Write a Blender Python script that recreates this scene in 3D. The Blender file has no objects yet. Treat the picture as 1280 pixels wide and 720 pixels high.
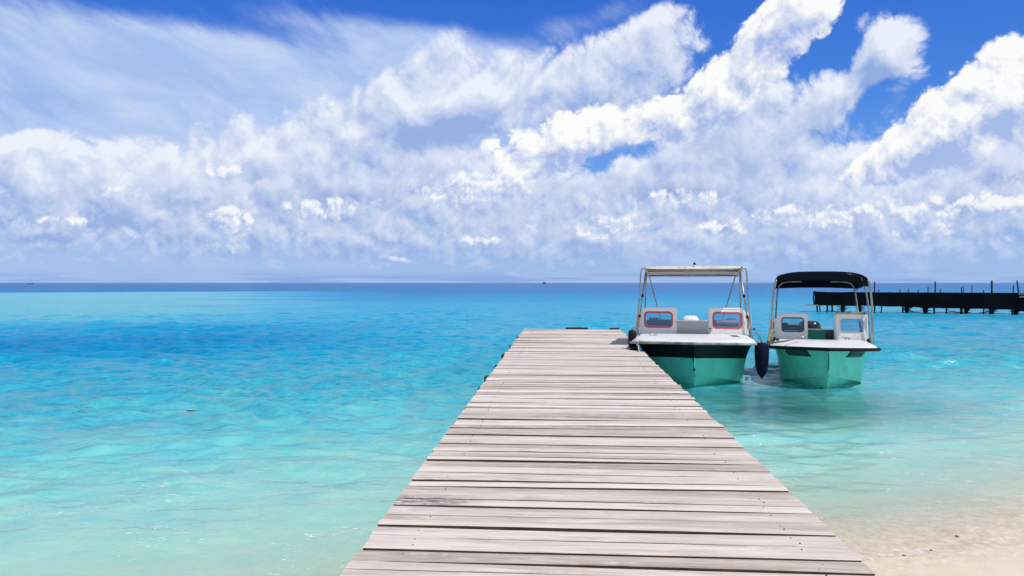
import bpy, math, random
import numpy as np
from mathutils import Vector, Matrix

random.seed(7)
rng = np.random.default_rng(11)
S = bpy.context.scene
COL = S.collection
PI = math.pi

# ------------------------------------------------------------------ camera
F_PX, HORIZON, EYE = 950.0, 353.5, 2.0          # focal length and horizon row of a 1280 wide picture, eye height over water
cam_d = bpy.data.cameras.new('camera')
cam_d.sensor_width = 36.0
cam_d.lens = 36.0 * F_PX / 1280.0
cam_d.shift_y = -(360.0 - HORIZON) / 1280.0
cam_d.clip_start = 0.05
cam_d.clip_end = 60000
cam = bpy.data.objects.new('camera', cam_d)
COL.objects.link(cam)
cam.location = (0, 0, EYE)
cam.rotation_euler = (PI / 2, 0, 0)
S.camera = cam

def pt(px, py, z):
    """point of height z seen at a pixel of the photograph"""
    d = F_PX * (EYE - z) / (py - HORIZON)
    return Vector(((px - 640) / F_PX * d, d, z))

def ptd(px, py, d):
    """point at depth d seen at a pixel of the photograph"""
    return Vector(((px - 640) / F_PX * d, d, EYE - (py - HORIZON) / F_PX * d))

# ------------------------------------------------------------------ exposure, sun
vs = S.view_settings
vs.view_transform = 'Standard'
vs.look = 'None'
vs.exposure = 0.0
vs.gamma = 1.0
vs.use_curve_mapping = False
SUN_EL, SUN_AZ = math.radians(62), math.radians(128)     # high, to the right and a little behind the camera
sl = bpy.data.lights.new('sun', 'SUN')
sl.energy = 3.6
sl.angle = math.radians(0.5)
sl.color = (1.0, 0.96, 0.90)
sun = bpy.data.objects.new('sun', sl)
COL.objects.link(sun)
to_sun = Vector((math.sin(SUN_AZ) * math.cos(SUN_EL), math.cos(SUN_AZ) * math.cos(SUN_EL), math.sin(SUN_EL)))
sun.rotation_euler = to_sun.to_track_quat('Z', 'Y').to_euler()
sun.location = (0, 0, 50)

# ------------------------------------------------------------------ node helpers
class NT:
    """small helper to write node trees as expressions"""
    def __init__(self, tree):
        self.t = tree; self.n = tree.nodes; self.l = tree.links
        self.n.clear()
    def new(self, kind, **kw):
        nd = self.n.new(kind)
        for k, v in kw.items(): setattr(nd, k, v)
        return nd
    def put(self, sock, v):
        if v is None: return
        if isinstance(v, bpy.types.NodeSocket): self.l.new(v, sock)
        elif isinstance(v, (tuple, list)):
            if sock.type == 'RGBA' and len(v) == 3: v = (*v, 1.0)
            sock.default_value = v
        else: sock.default_value = v
    def m(self, op, a, b=None, c=None, clamp=False):
        nd = self.new('ShaderNodeMath', operation=op, use_clamp=clamp)
        for i, v in enumerate((a, b, c)): self.put(nd.inputs[i], v)
        return nd.outputs[0]
    def v(self, op, a, b=None, s=None):
        nd = self.new('ShaderNodeVectorMath', operation=op)
        self.put(nd.inputs[0], a); self.put(nd.inputs[1], b)
        if s is not None: self.put(nd.inputs['Scale'], s)
        return nd.outputs['Value'] if op in ('DOT_PRODUCT', 'LENGTH', 'DISTANCE') else nd.outputs[0]
    def noise(self, vec, scale, detail=4, rough=0.5, dist=0.0, dims='3D', out=0, lac=2.0):
        nd = self.new('ShaderNodeTexNoise', noise_dimensions=dims)
        self.put(nd.inputs['Vector'], vec)
        self.put(nd.inputs['Scale'], scale); self.put(nd.inputs['Detail'], detail)
        self.put(nd.inputs['Roughness'], rough); self.put(nd.inputs['Distortion'], dist)
        self.put(nd.inputs['Lacunarity'], lac)
        return nd.outputs[out]
    def voro(self, vec, scale, detail=0, rough=.5, feature='F1', dims='2D', rand=1.0, smooth=.3):
        nd = self.new('ShaderNodeTexVoronoi', voronoi_dimensions=dims, feature=feature)
        self.put(nd.inputs['Vector'], vec)
        self.put(nd.inputs['Scale'], scale); self.put(nd.inputs['Detail'], detail)
        self.put(nd.inputs['Roughness'], rough); self.put(nd.inputs['Randomness'], rand)
        if feature == 'SMOOTH_F1': self.put(nd.inputs['Smoothness'], smooth)
        nd.normalize = True
        return nd.outputs['Distance']
    def rng(self, v, a, b, c=0.0, d=1.0, mode='LINEAR'):
        nd = self.new('ShaderNodeMapRange', interpolation_type=mode)
        nd.clamp = True
        for i, x in enumerate((v, a, b, c, d)): self.put(nd.inputs[i], x)
        return nd.outputs[0]
    def ramp(self, v, stops, mode='LINEAR'):
        nd = self.new('ShaderNodeValToRGB')
        cr = nd.color_ramp; cr.interpolation = mode
        while len(cr.elements) > 1: cr.elements.remove(cr.elements[-1])
        cr.elements[0].position = stops[0][0]; cr.elements[0].color = (*stops[0][1], 1)
        for p, c in stops[1:]:
            e = cr.elements.new(p); e.color = (*c, 1)
        self.put(nd.inputs[0], v)
        return nd.outputs[0]
    def mix(self, f, a, b, blend='MIX'):
        nd = self.new('ShaderNodeMix', data_type='RGBA', blend_type=blend)
        nd.clamp_factor = True
        self.put(nd.inputs[0], f); self.put(nd.inputs[6], a); self.put(nd.inputs[7], b)
        return nd.outputs[2]
    def comb(self, x, y, z=0.0):
        nd = self.new('ShaderNodeCombineXYZ')
        for i, v in enumerate((x, y, z)): self.put(nd.inputs[i], v)
        return nd.outputs[0]
    def sep(self, v):
        nd = self.new('ShaderNodeSeparateXYZ'); self.put(nd.inputs[0], v)
        return nd.outputs[0], nd.outputs[1], nd.outputs[2]

def lin(r, g, b):
    """sRGB 0..255 to linear"""
    def f(c):
        c /= 255.0
        return c / 12.92 if c <= 0.04045 else ((c + 0.055) / 1.055) ** 2.4
    return (f(r), f(g), f(b))

# ------------------------------------------------------------------ world: sky and clouds, laid out by compass bearing and elevation
world = bpy.data.worlds.new('World')
S.world = world
world.use_nodes = True
SKY = 0.10
def build_sky():
    w = NT(world.node_tree)
    out = w.new('ShaderNodeOutputWorld')
    bg = w.new('ShaderNodeBackground'); bg.inputs['Strength'].default_value = SKY
    sky = w.new('ShaderNodeTexSky', sky_type='NISHITA')
    sky.sun_disc = False
    sky.sun_elevation = SUN_EL; sky.sun_rotation = SUN_AZ
    sky.air_density = 1.0; sky.dust_density = 0.3; sky.ozone_density = 2.0
    d = w.new('ShaderNodeTexCoord').outputs['Generated']
    dx, dy, dz = w.sep(d)
    az = w.m('ARCTAN2', dx, dy)
    el = w.m('ARCSINE', dz)
    X = w.m('MULTIPLY', az, 9.5)
    Y = w.m('MULTIPLY', el, 9.5)
    P = w.comb(X, Y)
    K = 1.0 / SKY
    def C(r, g, b): return tuple(c * K for c in lin(r, g, b))
    def at(px, py):
        a = math.atan((px - 640) / F_PX)
        return a * 9.5, math.atan((HORIZON - py) / F_PX * math.cos(a)) * 9.5
    def after(vec, val):
        """the same vector, evaluated only once val is known (keeps the shader's stack small)"""
        return w.v('ADD', vec, w.v('SCALE', val, s=1e-9))
    def blobs(vec, lst):
        """sum of soft ellipses (px, py, half width, half height, tilt in degrees, weight)"""
        tot = None
        for (px, py, rx, ry, rot, wt) in lst:
            cx, cy = at(px, py)
            nd = w.new('ShaderNodeMapping', vector_type='TEXTURE')
            w.put(nd.inputs[0], vec if tot is None else after(vec, tot))
            nd.inputs[1].default_value = (cx, cy, 0)
            nd.inputs[2].default_value = (0, 0, math.radians(rot))
            nd.inputs[3].default_value = (rx / 100.0, ry / 100.0, 1)
            q = w.v('LENGTH', nd.outputs[0])
            b = w.rng(q, 0.0, 1.35, wt, 0.0, 'SMOOTHSTEP')
            tot = b if tot is None else w.m('ADD', tot, b)
        return tot
    # ---- clear sky
    deep = w.ramp(w.m('DIVIDE', Y, 4.0), [(0.0, lin(150, 186, 236)), (0.25, lin(112, 170, 240)), (0.55, lin(62, 130, 228)), (1.0, lin(22, 88, 205))])
    deep = w.mix(1.0, deep, (K, K, K), 'MULTIPLY')
    base = w.mix(0.88, sky.outputs[0], deep)
    # ---- thin high veil, combed out in streaks
    wv = w.noise(P, 0.7, 2, .5, 0, '2D', 1)
    wv = w.v('SCALE', w.v('SUBTRACT', wv, (.5, .5, .5)), s=.5)
    qx, qy, _ = w.sep(w.v('ADD', P, wv))
    sx = w.m('MULTIPLY_ADD', qy, 0.5, w.m('MULTIPLY', qx, 0.62))
    sy = w.m('MULTIPLY_ADD', qx, 0.26, w.m('MULTIPLY', qy, 1.35))
    streak = w.noise(w.comb(sx, sy), 1.2, 8, .64, 0.0, '2D')
    vm = blobs(after(P, streak), [(150, 200, 460, 190, 0, 1.0), (60, 70, 260, 50, 4, .42), (420, 120, 330, 95, -8, .8),
                   (560, 60, 240, 36, -14, .62), (760, 18, 150, 22, 12, .35), (640, 130, 300, 90, 0, .55),
                   (230, 18, 190, 22, -6, -.5), (420, 10, 210, 18, 0, -.3)])
    vf = w.m('MULTIPLY_ADD', w.m('SUBTRACT', streak, .5), .95, vm)
    va = w.rng(vf, .15, 1.0, 0, .90, 'SMOOTHSTEP')
    vcol = w.mix(w.rng(streak, .36, .68), C(172, 197, 241), C(205, 219, 246))
    col = w.mix(va, base, vcol)
    # ---- cumulus: coverage plus rounded billows, lit by comparing the field with itself a step nearer the sun
    def billow(v, sc, octs, rough):
        tot, amp, nrm, f = None, 1.0, 0.0, sc
        for k in range(octs):
            n = w.noise(v if tot is None else after(v, tot), f, 0, 0, 0, '2D')
            b = w.m('MULTIPLY', w.m('ABSOLUTE', w.m('SUBTRACT', n, .5)), 4.0 * amp)
            tot = b if tot is None else w.m('ADD', tot, b)
            nrm += amp; amp *= rough; f *= 2.07
        return w.m('DIVIDE', tot, nrm)
    def field(vec, lst, sc, amp, seed, bill=.5, sq=1.0, octs=6, rough=.58, flat=False):
        vx, vy, _ = w.sep(vec)
        if flat: vy = w.m('MULTIPLY', w.m('POWER', w.m('MAXIMUM', w.m('ADD', vy, .06), .01), .6), 1.5)
        vv = w.comb(w.m('ADD', vx, seed), w.m('MULTIPLY', vy, sq), 0.0)
        wr = w.noise(vv, sc * .9, 3, .55, 0, '2D', 1)
        wr = w.v('SCALE', w.v('SUBTRACT', wr, (.5, .5, .5)), s=.34 / sc)
        v2 = w.v('ADD', vv, wr)
        b = billow(v2, sc * 1.25, octs, rough)
        n = w.noise(after(v2, b), sc * .8, 5, .52, 0, '2D')
        t = w.m('MULTIPLY_ADD', w.m('SUBTRACT', n, .5), amp * 2.0, w.m('MULTIPLY', w.m('SUBTRACT', b, .42), bill * 2.0))
        wr2 = w.v('ADD', vec, w.v('MULTIPLY', wr, (1.0, 1.0, 0.0)))
        mk = blobs(after(wr2, t), lst)
        return w.m('MULTIPLY_ADD', t, w.rng(mk, .08, .45), mk)          # no stray flecks where no bank stands
    def layer(col, lst, sc, amp, seed, a0, a1, opa, dark, light, lx=.10, ly=.16, rel=1.6, bias=.5, bill=.5, sq=1.0, thick=.3, octs=6, rough=.58, flat=False):
        P0 = after(P, col)
        f0 = field(P0, lst, sc, amp, seed, bill, sq, octs, rough, flat)
        f1 = field(w.v('ADD', after(P0, f0), (lx, ly, 0)), lst, sc, amp, seed, bill, sq, octs, rough, flat)
        a = w.rng(f0, a0, a1, 0, opa, 'SMOOTHSTEP')
        s = w.m('MULTIPLY_ADD', w.m('SUBTRACT', f0, f1), rel, bias)
        # thick middles grey a little, edges stay bright
        s = w.m('SUBTRACT', s, w.rng(f0, a1, a1 + 1.1, 0, thick))
        c = w.mix(w.rng(s, -.10, 1.02, 0, 1), dark, light)
        return w.mix(a, col, c)
    # soft lavender masses of the middle distance
    grey = [(120, 210, 300, 56, 8, .34), (60, 250, 240, 44, 0, .5), (400, 190, 280, 80, 10, .80), (560, 110, 200, 80, 18, .65),
            (800, 75, 110, 56, 20, .95), (690, 110, 120, 60, 0, .55), (640, 260, 700, 70, 0, .8), (930, 180, 190, 80, 10, .95), (1130, 280, 300, 80, 6, .9),
            (1060, 100, 90, 34, 36, .8), (1110, 55, 60, 34, -50, .9), (1235, 78, 50, 18, 20, .5), (300, 285, 560, 50, 0, .5)]
    grey += [(540, 140, 110, 44, 22, .55), (500, 170, 120, 30, 20, .3), (790, 60, 100, 40, 24, .35), (40, 190, 80, 26, 22, .34), (1108, 42, 46, 34, -30, .3)]
    col = layer(col, grey, .9, .46, 3.1, .38, .86, .95, C(150, 176, 226), C(238, 243, 253), lx=.10, ly=.20, rel=1.1, bias=.46, bill=.40, rough=.6)
    # bright towering cumulus
    bright = [(1010, 0, 50, 44, 55, 1.0), (960, 55, 80, 48, 60, .95), (900, 105, 84, 46, 45, .9), (690, 178, 120, 50, 14, .9), (800, 152, 130, 38, 8, .85), (610, 235, 120, 34, 8, .66),
              (1230, 140, 120, 60, 28, 1.1), (1290, 120, 130, 60, 20, 1.0), (1110, 205, 130, 24, 26, .80), (1285, 215, 60, 44, 0, .65)]
    col = layer(col, bright, 1.2, .46, 17.7, .44, .74, .97, C(168, 188, 233), C(254, 254, 252), lx=.09, ly=.17, rel=1.45, bias=.60, bill=.42, thick=.2, rough=.62)
    # shaded bases drifting in front
    shade = [(930, 195, 170, 54, 8, .86), (540, 212, 140, 40, 4, .74), (1190, 235, 200, 40, 16, .92), (760, 240, 190, 34, 6, .68), (400, 235, 220, 36, 0, .66), (140, 250, 260, 40, 0, .62)]
    col = layer(col, shade, 1.1, .5, 41.3, .42, .95, .90, C(144, 168, 220), C(214, 225, 247), lx=.08, ly=.15, rel=1.2, bias=.42, bill=.38)
    # far banks low over the horizon, small and crowded
    low = [(640, 262, 1300, 62, 0, .62), (640, 318, 1400, 44, 0, .55), (570, 245, 110, 34, 0, .25), (1240, 250, 110, 30, 0, .2), (640, 60, 1500, 150, 0, -.9)]
    col = layer(col, low, 1.9, .50, 73.9, .40, .80, .80, C(150, 176, 227), C(226, 234, 249), lx=.05, ly=.09, rel=1.05, bias=.36, bill=.40, flat=True, rough=.6)
    puffs = [(280, 213, 34, 13, 0, .8), (290, 277, 56, 22, 0, .85), (285, 310, 30, 14, 0, .6), (402, 262, 64, 18, 0, .8), (565, 240, 80, 30, 0, .8), (640, 225, 50, 18, 0, .6), (760, 285, 90, 24, 0, .62), (600, 300, 40, 12, 0, .55),
             (850, 250, 70, 20, 0, .75), (905, 285, 60, 16, 0, .55), (1000, 272, 80, 22, 0, .6), (1120, 262, 80, 22, 0, .6), (78, 278, 44, 10, 0, .7), (1240, 258, 70, 22, 0, .75), (490, 322, 44, 9, 0, .5), (140, 240, 50, 14, 0, .5), (1150, 290, 60, 12, 0, .5)]
    col = layer(col, puffs, 2.6, .55, 113.1, .34, .95, .88, C(168, 190, 234), C(250, 251, 252), lx=.03, ly=.06, rel=1.2, bias=.52, bill=.55, flat=True, octs=5, rough=.62)
    # air over the horizon
    col = w.mix(w.rng(Y, 0.0, .62, .82, 0.0, 'SMOOTHSTEP'), col, C(162, 190, 235))
    band = w.noise(w.comb(w.m('MULTIPLY', X, .4), w.m('MULTIPLY', Y, 6.0)), 1.4, 3, .5, 0, '2D')
    bm = w.m('MULTIPLY', w.rng(Y, .05, .16, 1.0, 0.0, 'SMOOTHSTEP'), w.rng(band, .46, .58))
    col = w.mix(w.m('MULTIPLY', bm, .5), col, C(122, 158, 224))
    w.l.new(col, bg.inputs[0])
    # overhead, behind and below, where the cloud banks end: plain scattered cloud over the same clear sky
    bg2 = w.new('ShaderNodeBackground'); bg2.inputs['Strength'].default_value = SKY
    plain = w.mix(w.rng(w.noise(d, 2.2, 4, .6), .42, .62, 0, .8, 'SMOOTHSTEP'), sky.outputs[0], C(205, 216, 242))
    w.l.new(plain, bg2.inputs[0])
    edge = w.m('MAXIMUM', w.rng(w.m('ABSOLUTE', az), 1.05, 1.35), w.m('MAXIMUM', w.rng(el, .5, .75), w.rng(el, -.02, -.04)))
    ms = w.new('ShaderNodeMixShader')
    w.l.new(edge, ms.inputs[0]); w.l.new(bg.outputs[0], ms.inputs[1]); w.l.new(bg2.outputs[0], ms.inputs[2])
    w.l.new(ms.outputs[0], out.inputs[0])
    world.cycles.sampling_method = 'MANUAL'
    world.cycles.sample_map_resolution = 512
build_sky()

# ------------------------------------------------------------------ mesh helpers
def obj(name, me, mat=None, parent=None, smooth=False):
    o = bpy.data.objects.new(name, me)
    COL.objects.link(o)
    if mat is not None:
        for mm in (mat if isinstance(mat, (list, tuple)) else [mat]): me.materials.append(mm)
    if parent is not None: o.parent = parent
    if smooth: me.polygons.foreach_set('use_smooth', [True] * len(me.polygons))
    return o

class MB:
    """collects vertices and faces of one mesh"""
    def __init__(self): self.v = []; self.f = []; self.mi = []; self.sm = []
    def add(self, verts, faces, mi=0, smooth=False):
        o = len(self.v)
        self.v += [tuple(p) for p in verts]
        self.f += [tuple(i + o for i in f) for f in faces]
        self.mi += [mi] * len(faces); self.sm += [smooth] * len(faces)
        return o
    def box(self, c, s, rot=None, mi=0, bev=0.0):
        """box with chamfered edges; c centre, s full size"""
        hx, hy, hz = s[0] / 2, s[1] / 2, s[2] / 2
        b = min(bev, hx * .9, hy * .9, hz * .9)
        if b <= 0:
            vs = [Vector((x, y, z)) for x in (-hx, hx) for y in (-hy, hy) for z in (-hz, hz)]
            fs = [(0, 1, 3, 2), (4, 6, 7, 5), (0, 4, 5, 1), (2, 3, 7, 6), (0, 2, 6, 4), (1, 5, 7, 3)]
        else:
            def ring(x, y, z, t): return [Vector((sx * (x if (k % 2) ^ (0) else x - t), 0, 0)) for k in range(0)]
            def oct_(z, ins):
                x, y = hx - ins, hy - ins; t = b
                return [Vector(p + (z,)) for p in ((-x + t, -y), (x - t, -y), (x, -y + t), (x, y - t), (x - t, y), (-x + t, y), (-x, y - t), (-x, -y + t))]
            rings = [oct_(-hz, b * .7), oct_(-hz + b, 0), oct_(hz - b, 0), oct_(hz, b * .7)]
            vs = [p for r in rings for p in r]
            fs = [tuple(range(7, -1, -1)), tuple(range(24, 32))]
            for r in range(3):
                for k in range(8):
                    fs.append((r * 8 + k, r * 8 + (k + 1) % 8, (r + 1) * 8 + (k + 1) % 8, (r + 1) * 8 + k))
        c = Vector(c)
        if rot is not None: vs = [rot @ p for p in vs]
        self.add([p + c for p in vs], fs, mi)
    def tube(self, pts, r, n=8, mi=0, cap=True):
        pts = [Vector(p) for p in pts]
        rs = r if isinstance(r, (list, tuple)) else [r] * len(pts)
        vs, fs = [], []
        up = None
        for i, p in enumerate(pts):
            t = (pts[min(i + 1, len(pts) - 1)] - pts[max(i - 1, 0)])
            t = t.normalized() if t.length > 1e-9 else Vector((0, 0, 1))
            if up is None:
                up = Vector((0, 0, 1)) if abs(t.z) < .9 else Vector((1, 0, 0))
            a = t.cross(up)
            a = a.normalized() if a.length > 1e-6 else t.orthogonal().normalized()
            b = a.cross(t).normalized(); up = b
            for k in range(n):
                an = 2 * PI * k / n
                vs.append(p + (a * math.cos(an) + b * math.sin(an)) * rs[i])
        for i in range(len(pts) - 1):
            for k in range(n):
                fs.append((i * n + k, i * n + (k + 1) % n, (i + 1) * n + (k + 1) % n, (i + 1) * n + k))
        if cap:
            fs.append(tuple(range(n - 1, -1, -1))); m_ = (len(pts) - 1) * n
            fs.append(tuple(range(m_, m_ + n)))
        self.add(vs, fs, mi, True)
    def lathe(self, prof, c=(0, 0, 0), n=16, mi=0, sx=1.0, sy=1.0):
        vs, fs = [], []
        for (r, z) in prof:
            for k in range(n):
                a = 2 * PI * k / n
                vs.append((c[0] + r * math.cos(a) * sx, c[1] + r * math.sin(a) * sy, c[2] + z))
        for i in range(len(prof) - 1):
            for k in range(n):
                fs.append((i * n + k, i * n + (k + 1) % n, (i + 1) * n + (k + 1) % n, (i + 1) * n + k))
        fs.append(tuple(range(n - 1, -1, -1))); m_ = (len(prof) - 1) * n
        fs.append(tuple(range(m_, m_ + n)))
        self.add(vs, fs, mi, True)
    def grid(self, rows, mi=0, smooth=True, closed=False):
        m_ = len(rows[0]); vs = [p for r in rows for p in r]; fs = []
        for i in range(len(rows) - 1):
            for k in range(m_ if closed else m_ - 1):
                k2 = (k + 1) % m_
                fs.append((i * m_ + k, i * m_ + k2, (i + 1) * m_ + k2, (i + 1) * m_ + k))
        self.add(vs, fs, mi, smooth)
    def mesh(self, name):
        me = bpy.data.meshes.new(name)
        me.from_pydata(self.v, [], self.f)
        me.polygons.foreach_set('material_index', self.mi)
        me.polygons.foreach_set('use_smooth', self.sm)
        me.update()
        return me
    def build(self, name, mat, parent=None):
        return obj(name, self.mesh(name), mat, parent)

def np_mesh(name, verts, faces, smooth=True):
    me = bpy.data.meshes.new(name)
    nv, nf = len(verts), len(faces)
    me.vertices.add(nv); me.vertices.foreach_set('co', np.asarray(verts, np.float32).ravel())
    me.loops.add(nf * 4); me.loops.foreach_set('vertex_index', np.asarray(faces, np.int32).ravel())
    me.polygons.add(nf); me.polygons.foreach_set('loop_start', np.arange(0, nf * 4, 4, dtype=np.int32))
    me.polygons.foreach_set('use_smooth', np.full(nf, smooth))
    me.update(calc_edges=True)
    return me

def f_attr(me, name, vals):
    a = me.attributes.new(name, 'FLOAT', 'POINT'); a.data.foreach_set('value', np.asarray(vals, np.float32))

def tag(o, label, cat, group=None):
    o['label'] = label; o['category'] = cat
    if group: o['group'] = group
    return o
def structure(o): o['kind'] = 'structure'; return o
def thing(name, label, cat, loc, rz=0.0, group=None):
    o = bpy.data.objects.new(name, None); COL.objects.link(o)
    o.location = loc; o.rotation_euler = (0, 0, rz); o.empty_display_size = .2
    return tag(o, label, cat, group)

def smooth_path(pts, n=6):
    """Catmull-Rom through the points"""
    P = [Vector(p) for p in pts]; P = [P[0] * 2 - P[1]] + P + [P[-1] * 2 - P[-2]]
    out = []
    for i in range(1, len(P) - 2):
        p0, p1, p2, p3 = P[i - 1:i + 3]
        for k in range(n):
            t = k / n
            out.append(.5 * ((2 * p1) + (p2 - p0) * t + (2 * p0 - 5 * p1 + 4 * p2 - p3) * t * t + (3 * p1 - p0 - 3 * p2 + p3) * t ** 3))
    out.append(P[-2]); return out

# ------------------------------------------------------------------ materials
def mat(name, base, rough=.5, metal=0.0, spec=.5, var=0.0, vscale=4.0, bump=0.0, bscale=40.0, dirt=None, dirt_amt=0.0, dscale=3.0, aniso=(1, 1, 1)):
    m_ = bpy.data.materials.new(name); m_.use_nodes = True
    w = NT(m_.node_tree)
    out = w.new('ShaderNodeOutputMaterial'); bs = w.new('ShaderNodeBsdfPrincipled')
    w.l.new(bs.outputs[0], out.inputs[0])
    tc = w.new('ShaderNodeTexCoord').outputs['Object']
    tc = w.v('MULTIPLY', tc, aniso)
    col = None
    if var > 0:
        n = w.noise(tc, vscale, 5, .6)
        lo = tuple(c * (1 - var) for c in base); hi = tuple(min(1, c * (1 + var)) for c in base)
        col = w.mix(w.rng(n, .3, .7), lo, hi)
    if dirt is not None:
        n = w.noise(tc, dscale, 7, .65)
        col = w.mix(w.rng(n, .62 - .3 * dirt_amt, .78 - .2 * dirt_amt, 0, .8), base if col is None else col, dirt)
    w.put(bs.inputs['Base Color'], base if col is None else col)
    bs.inputs['Roughness'].default_value = rough
    bs.inputs['Metallic'].default_value = metal
    bs.inputs['Specular IOR Level'].default_value = spec
    if bump > 0:
        b = w.new('ShaderNodeBump'); b.inputs['Strength'].default_value = bump; b.inputs['Distance'].default_value = .02
        w.l.new(w.noise(tc, bscale, 4, .6), b.inputs['Height']); w.l.new(b.outputs[0], bs.inputs['Normal'])
    return m_

def wood_material():
    m_ = bpy.data.materials.new('weathered_wood'); m_.use_nodes = True
    w = NT(m_.node_tree)
    out = w.new('ShaderNodeOutputMaterial'); bs = w.new('ShaderNodeBsdfPrincipled')
    w.l.new(bs.outputs[0], out.inputs[0])
    tc = w.new('ShaderNodeTexCoord').outputs['Object']
    pid = w.new('ShaderNodeAttribute', attribute_name='plank').outputs['Fac']
    tone = w.new('ShaderNodeAttribute', attribute_name='tone').outputs['Fac']
    x, y, z = w.sep(tc)
    v = w.comb(w.m('MULTIPLY_ADD', pid, 7.31, w.m('MULTIPLY', x, 1.0)), w.m('MULTIPLY', y, 1.0), w.m('MULTIPLY', pid, 3.7))
    fine = w.noise(w.v('MULTIPLY', v, (2.2, 55, 1)), 1.0, 6, .6, .3)
    streak = w.noise(w.v('MULTIPLY', v, (.9, 16, 1)), 1.0, 6, .62, .6)
    blot = w.noise(w.v('MULTIPLY', v, (2.2, 11, 1)), 1.0, 8, .74, .8)
    blot2 = w.noise(w.v('MULTIPLY', v, (9.0, 26, 1)), 1.0, 6, .7, .8)
    c = w.ramp(w.m('MULTIPLY_ADD', w.m('SUBTRACT', streak, .5), 1.4, tone),
               [(0.0, (.36, .285, .24)), (.35, (.52, .435, .38)), (.62, (.64, .555, .49)), (1.0, (.74, .66, .59))])
    c = w.mix(w.rng(blot, .50, .68, 0, .65), c, (.77, .70, .63))
    c = w.mix(w.rng(blot2, .58, .72, 0, .5), c, (.43, .36, .33))
    c = w.mix(w.rng(fine, .28, .46, .75, 0), c, (.30, .25, .23))
    # splits and checks along the grain
    chk = w.noise(w.v('MULTIPLY', v, (.55, 34, 1)), 1.0, 2, .5, .2)
    cr = w.rng(w.m('ABSOLUTE', w.m('SUBTRACT', chk, .5)), 0.0, .012, .8, 0)
    cr = w.m('MULTIPLY', cr, w.rng(w.noise(w.v('MULTIPLY', v, (1.2, 3, 1)), 1.0, 2), .52, .62))
    c = w.mix(cr, c, (.12, .09, .08))
    # a dark scuffed stain and a few knots
    sv = w.v('MULTIPLY', w.v('SUBTRACT', tc, (-.93, 1.0, 0)), (2.4, 7.5, 0))
    st = w.m('MULTIPLY', w.rng(w.v('LENGTH', sv), .3, 1.0, 1, 0), w.rng(w.noise(w.v('MULTIPLY', tc, (11, 34, 1)), 1.0, 5, .7), .46, .60))
    stain = w.new('ShaderNodeAttribute', attribute_name='stain').outputs['Fac']
    c = w.mix(w.m('MULTIPLY', w.m('MULTIPLY', stain, w.rng(w.noise(w.v('MULTIPLY', tc, (9, 26, 1)), 1.0, 5, .7), .40, .52)), .92), c, (.06, .05, .05))
    kn = w.voro(w.comb(w.m('MULTIPLY', x, .9), w.m('MULTIPLY', pid, 5.3)), 1.0, 0, .5)
    # underside and edges take a darker brown material of their own
    w.put(bs.inputs['Base Color'], c)
    bs.inputs['Roughness'].default_value = .82
    bs.inputs['Specular IOR Level'].default_value = .25
    b = w.new('ShaderNodeBump'); b.inputs['Strength'].default_value = .55; b.inputs['Distance'].default_value = .006
    h = w.m('ADD', w.m('MULTIPLY', fine, .7), w.m('SUBTRACT', w.m('MULTIPLY', streak, .6), cr))
    w.l.new(h, b.inputs['Height']); w.l.new(b.outputs[0], bs.inputs['Normal'])
    return m_

M = {}
M['wood'] = wood_material()
M['dark_wood'] = mat('dark_wet_wood', (.035, .026, .022), .7, var=.5, vscale=6, bump=.5)
M['gap_side'] = mat('brown_shaded_side', (.13, .075, .05), .85, spec=.1, var=.45, vscale=7, aniso=(1, 6, 1))  # brown plank sides, coloured darker to deepen the shade in the gaps
M['nail'] = mat('rusty_iron', (.05, .035, .03), .6, .4, var=.4)
M['gel_white'] = mat('white_gelcoat', (.82, .80, .79), .28, spec=.5, var=.04, vscale=2.5, dirt=(.60, .56, .50), dirt_amt=.2, dscale=5)
M['green'] = mat('green_hull_paint', (.11, .58, .45), .30, spec=.5, var=.14, vscale=2.2, dirt=(.13, .42, .33), dirt_amt=.5, dscale=2.5)
M['green_pale'] = mat('pale_green_hull_paint', (.16, .70, .54), .28, spec=.5, var=.14, vscale=2.2, dirt=(.17, .50, .39), dirt_amt=.5, dscale=2.5)
M['stripe'] = mat('black_hull_stripe', (.004, .007, .009), .4, spec=.2, var=.3)
M['antifoul'] = mat('dark_antifouling', (.008, .05, .042), .6, var=.4)
M['rubber'] = mat('black_rubber', (.007, .007, .009), .65, spec=.2, var=.4)
M['worn_rail'] = mat('worn_grey_rail', (.40, .38, .35), .6, var=.2, dirt=(.05, .045, .04), dirt_amt=.75, dscale=2.2)
M['grey_panel'] = mat('grey_panel_paint', (.42, .42, .43), .45, var=.06)
M['steel'] = mat('stainless_tube', (.36, .35, .34), .32, .75, var=.2, dirt=(.20, .17, .14), dirt_amt=.5, dscale=9)
M['canvas_pale'] = mat('pale_canvas', (.62, .57, .50), .85, var=.10, vscale=5, dirt=(.36, .29, .22), dirt_amt=.5, dscale=4, bump=.3, bscale=9)
M['canvas_navy'] = mat('navy_canvas', (.005, .008, .018), .9, spec=.08, var=.35, vscale=5, bump=.3, bscale=9)
M['red_trim'] = mat('red_window_trim', (.60, .04, .07), .4, var=.15)
M['black_trim'] = mat('black_window_trim', (.012, .014, .016), .45, var=.2)
M['inner_blue'] = mat('grey_blue_upholstery', (.20, .23, .32), .6, var=.2)
M['inner_green'] = mat('green_inner_paint', (.025, .28, .19), .45, var=.15)
M['inner_grey'] = mat('grey_sole_paint', (.45, .46, .46), .6, var=.1)
M['motor_white'] = mat('white_motor_cowl', (.75, .75, .75), .25)
M['motor_black'] = mat('black_motor_cowl', (.012, .014, .02), .25)
M['fender_navy'] = mat('navy_fender_cover', (.006, .008, .026), .8, spec=.1, var=.3, bump=.4, bscale=14)
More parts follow.
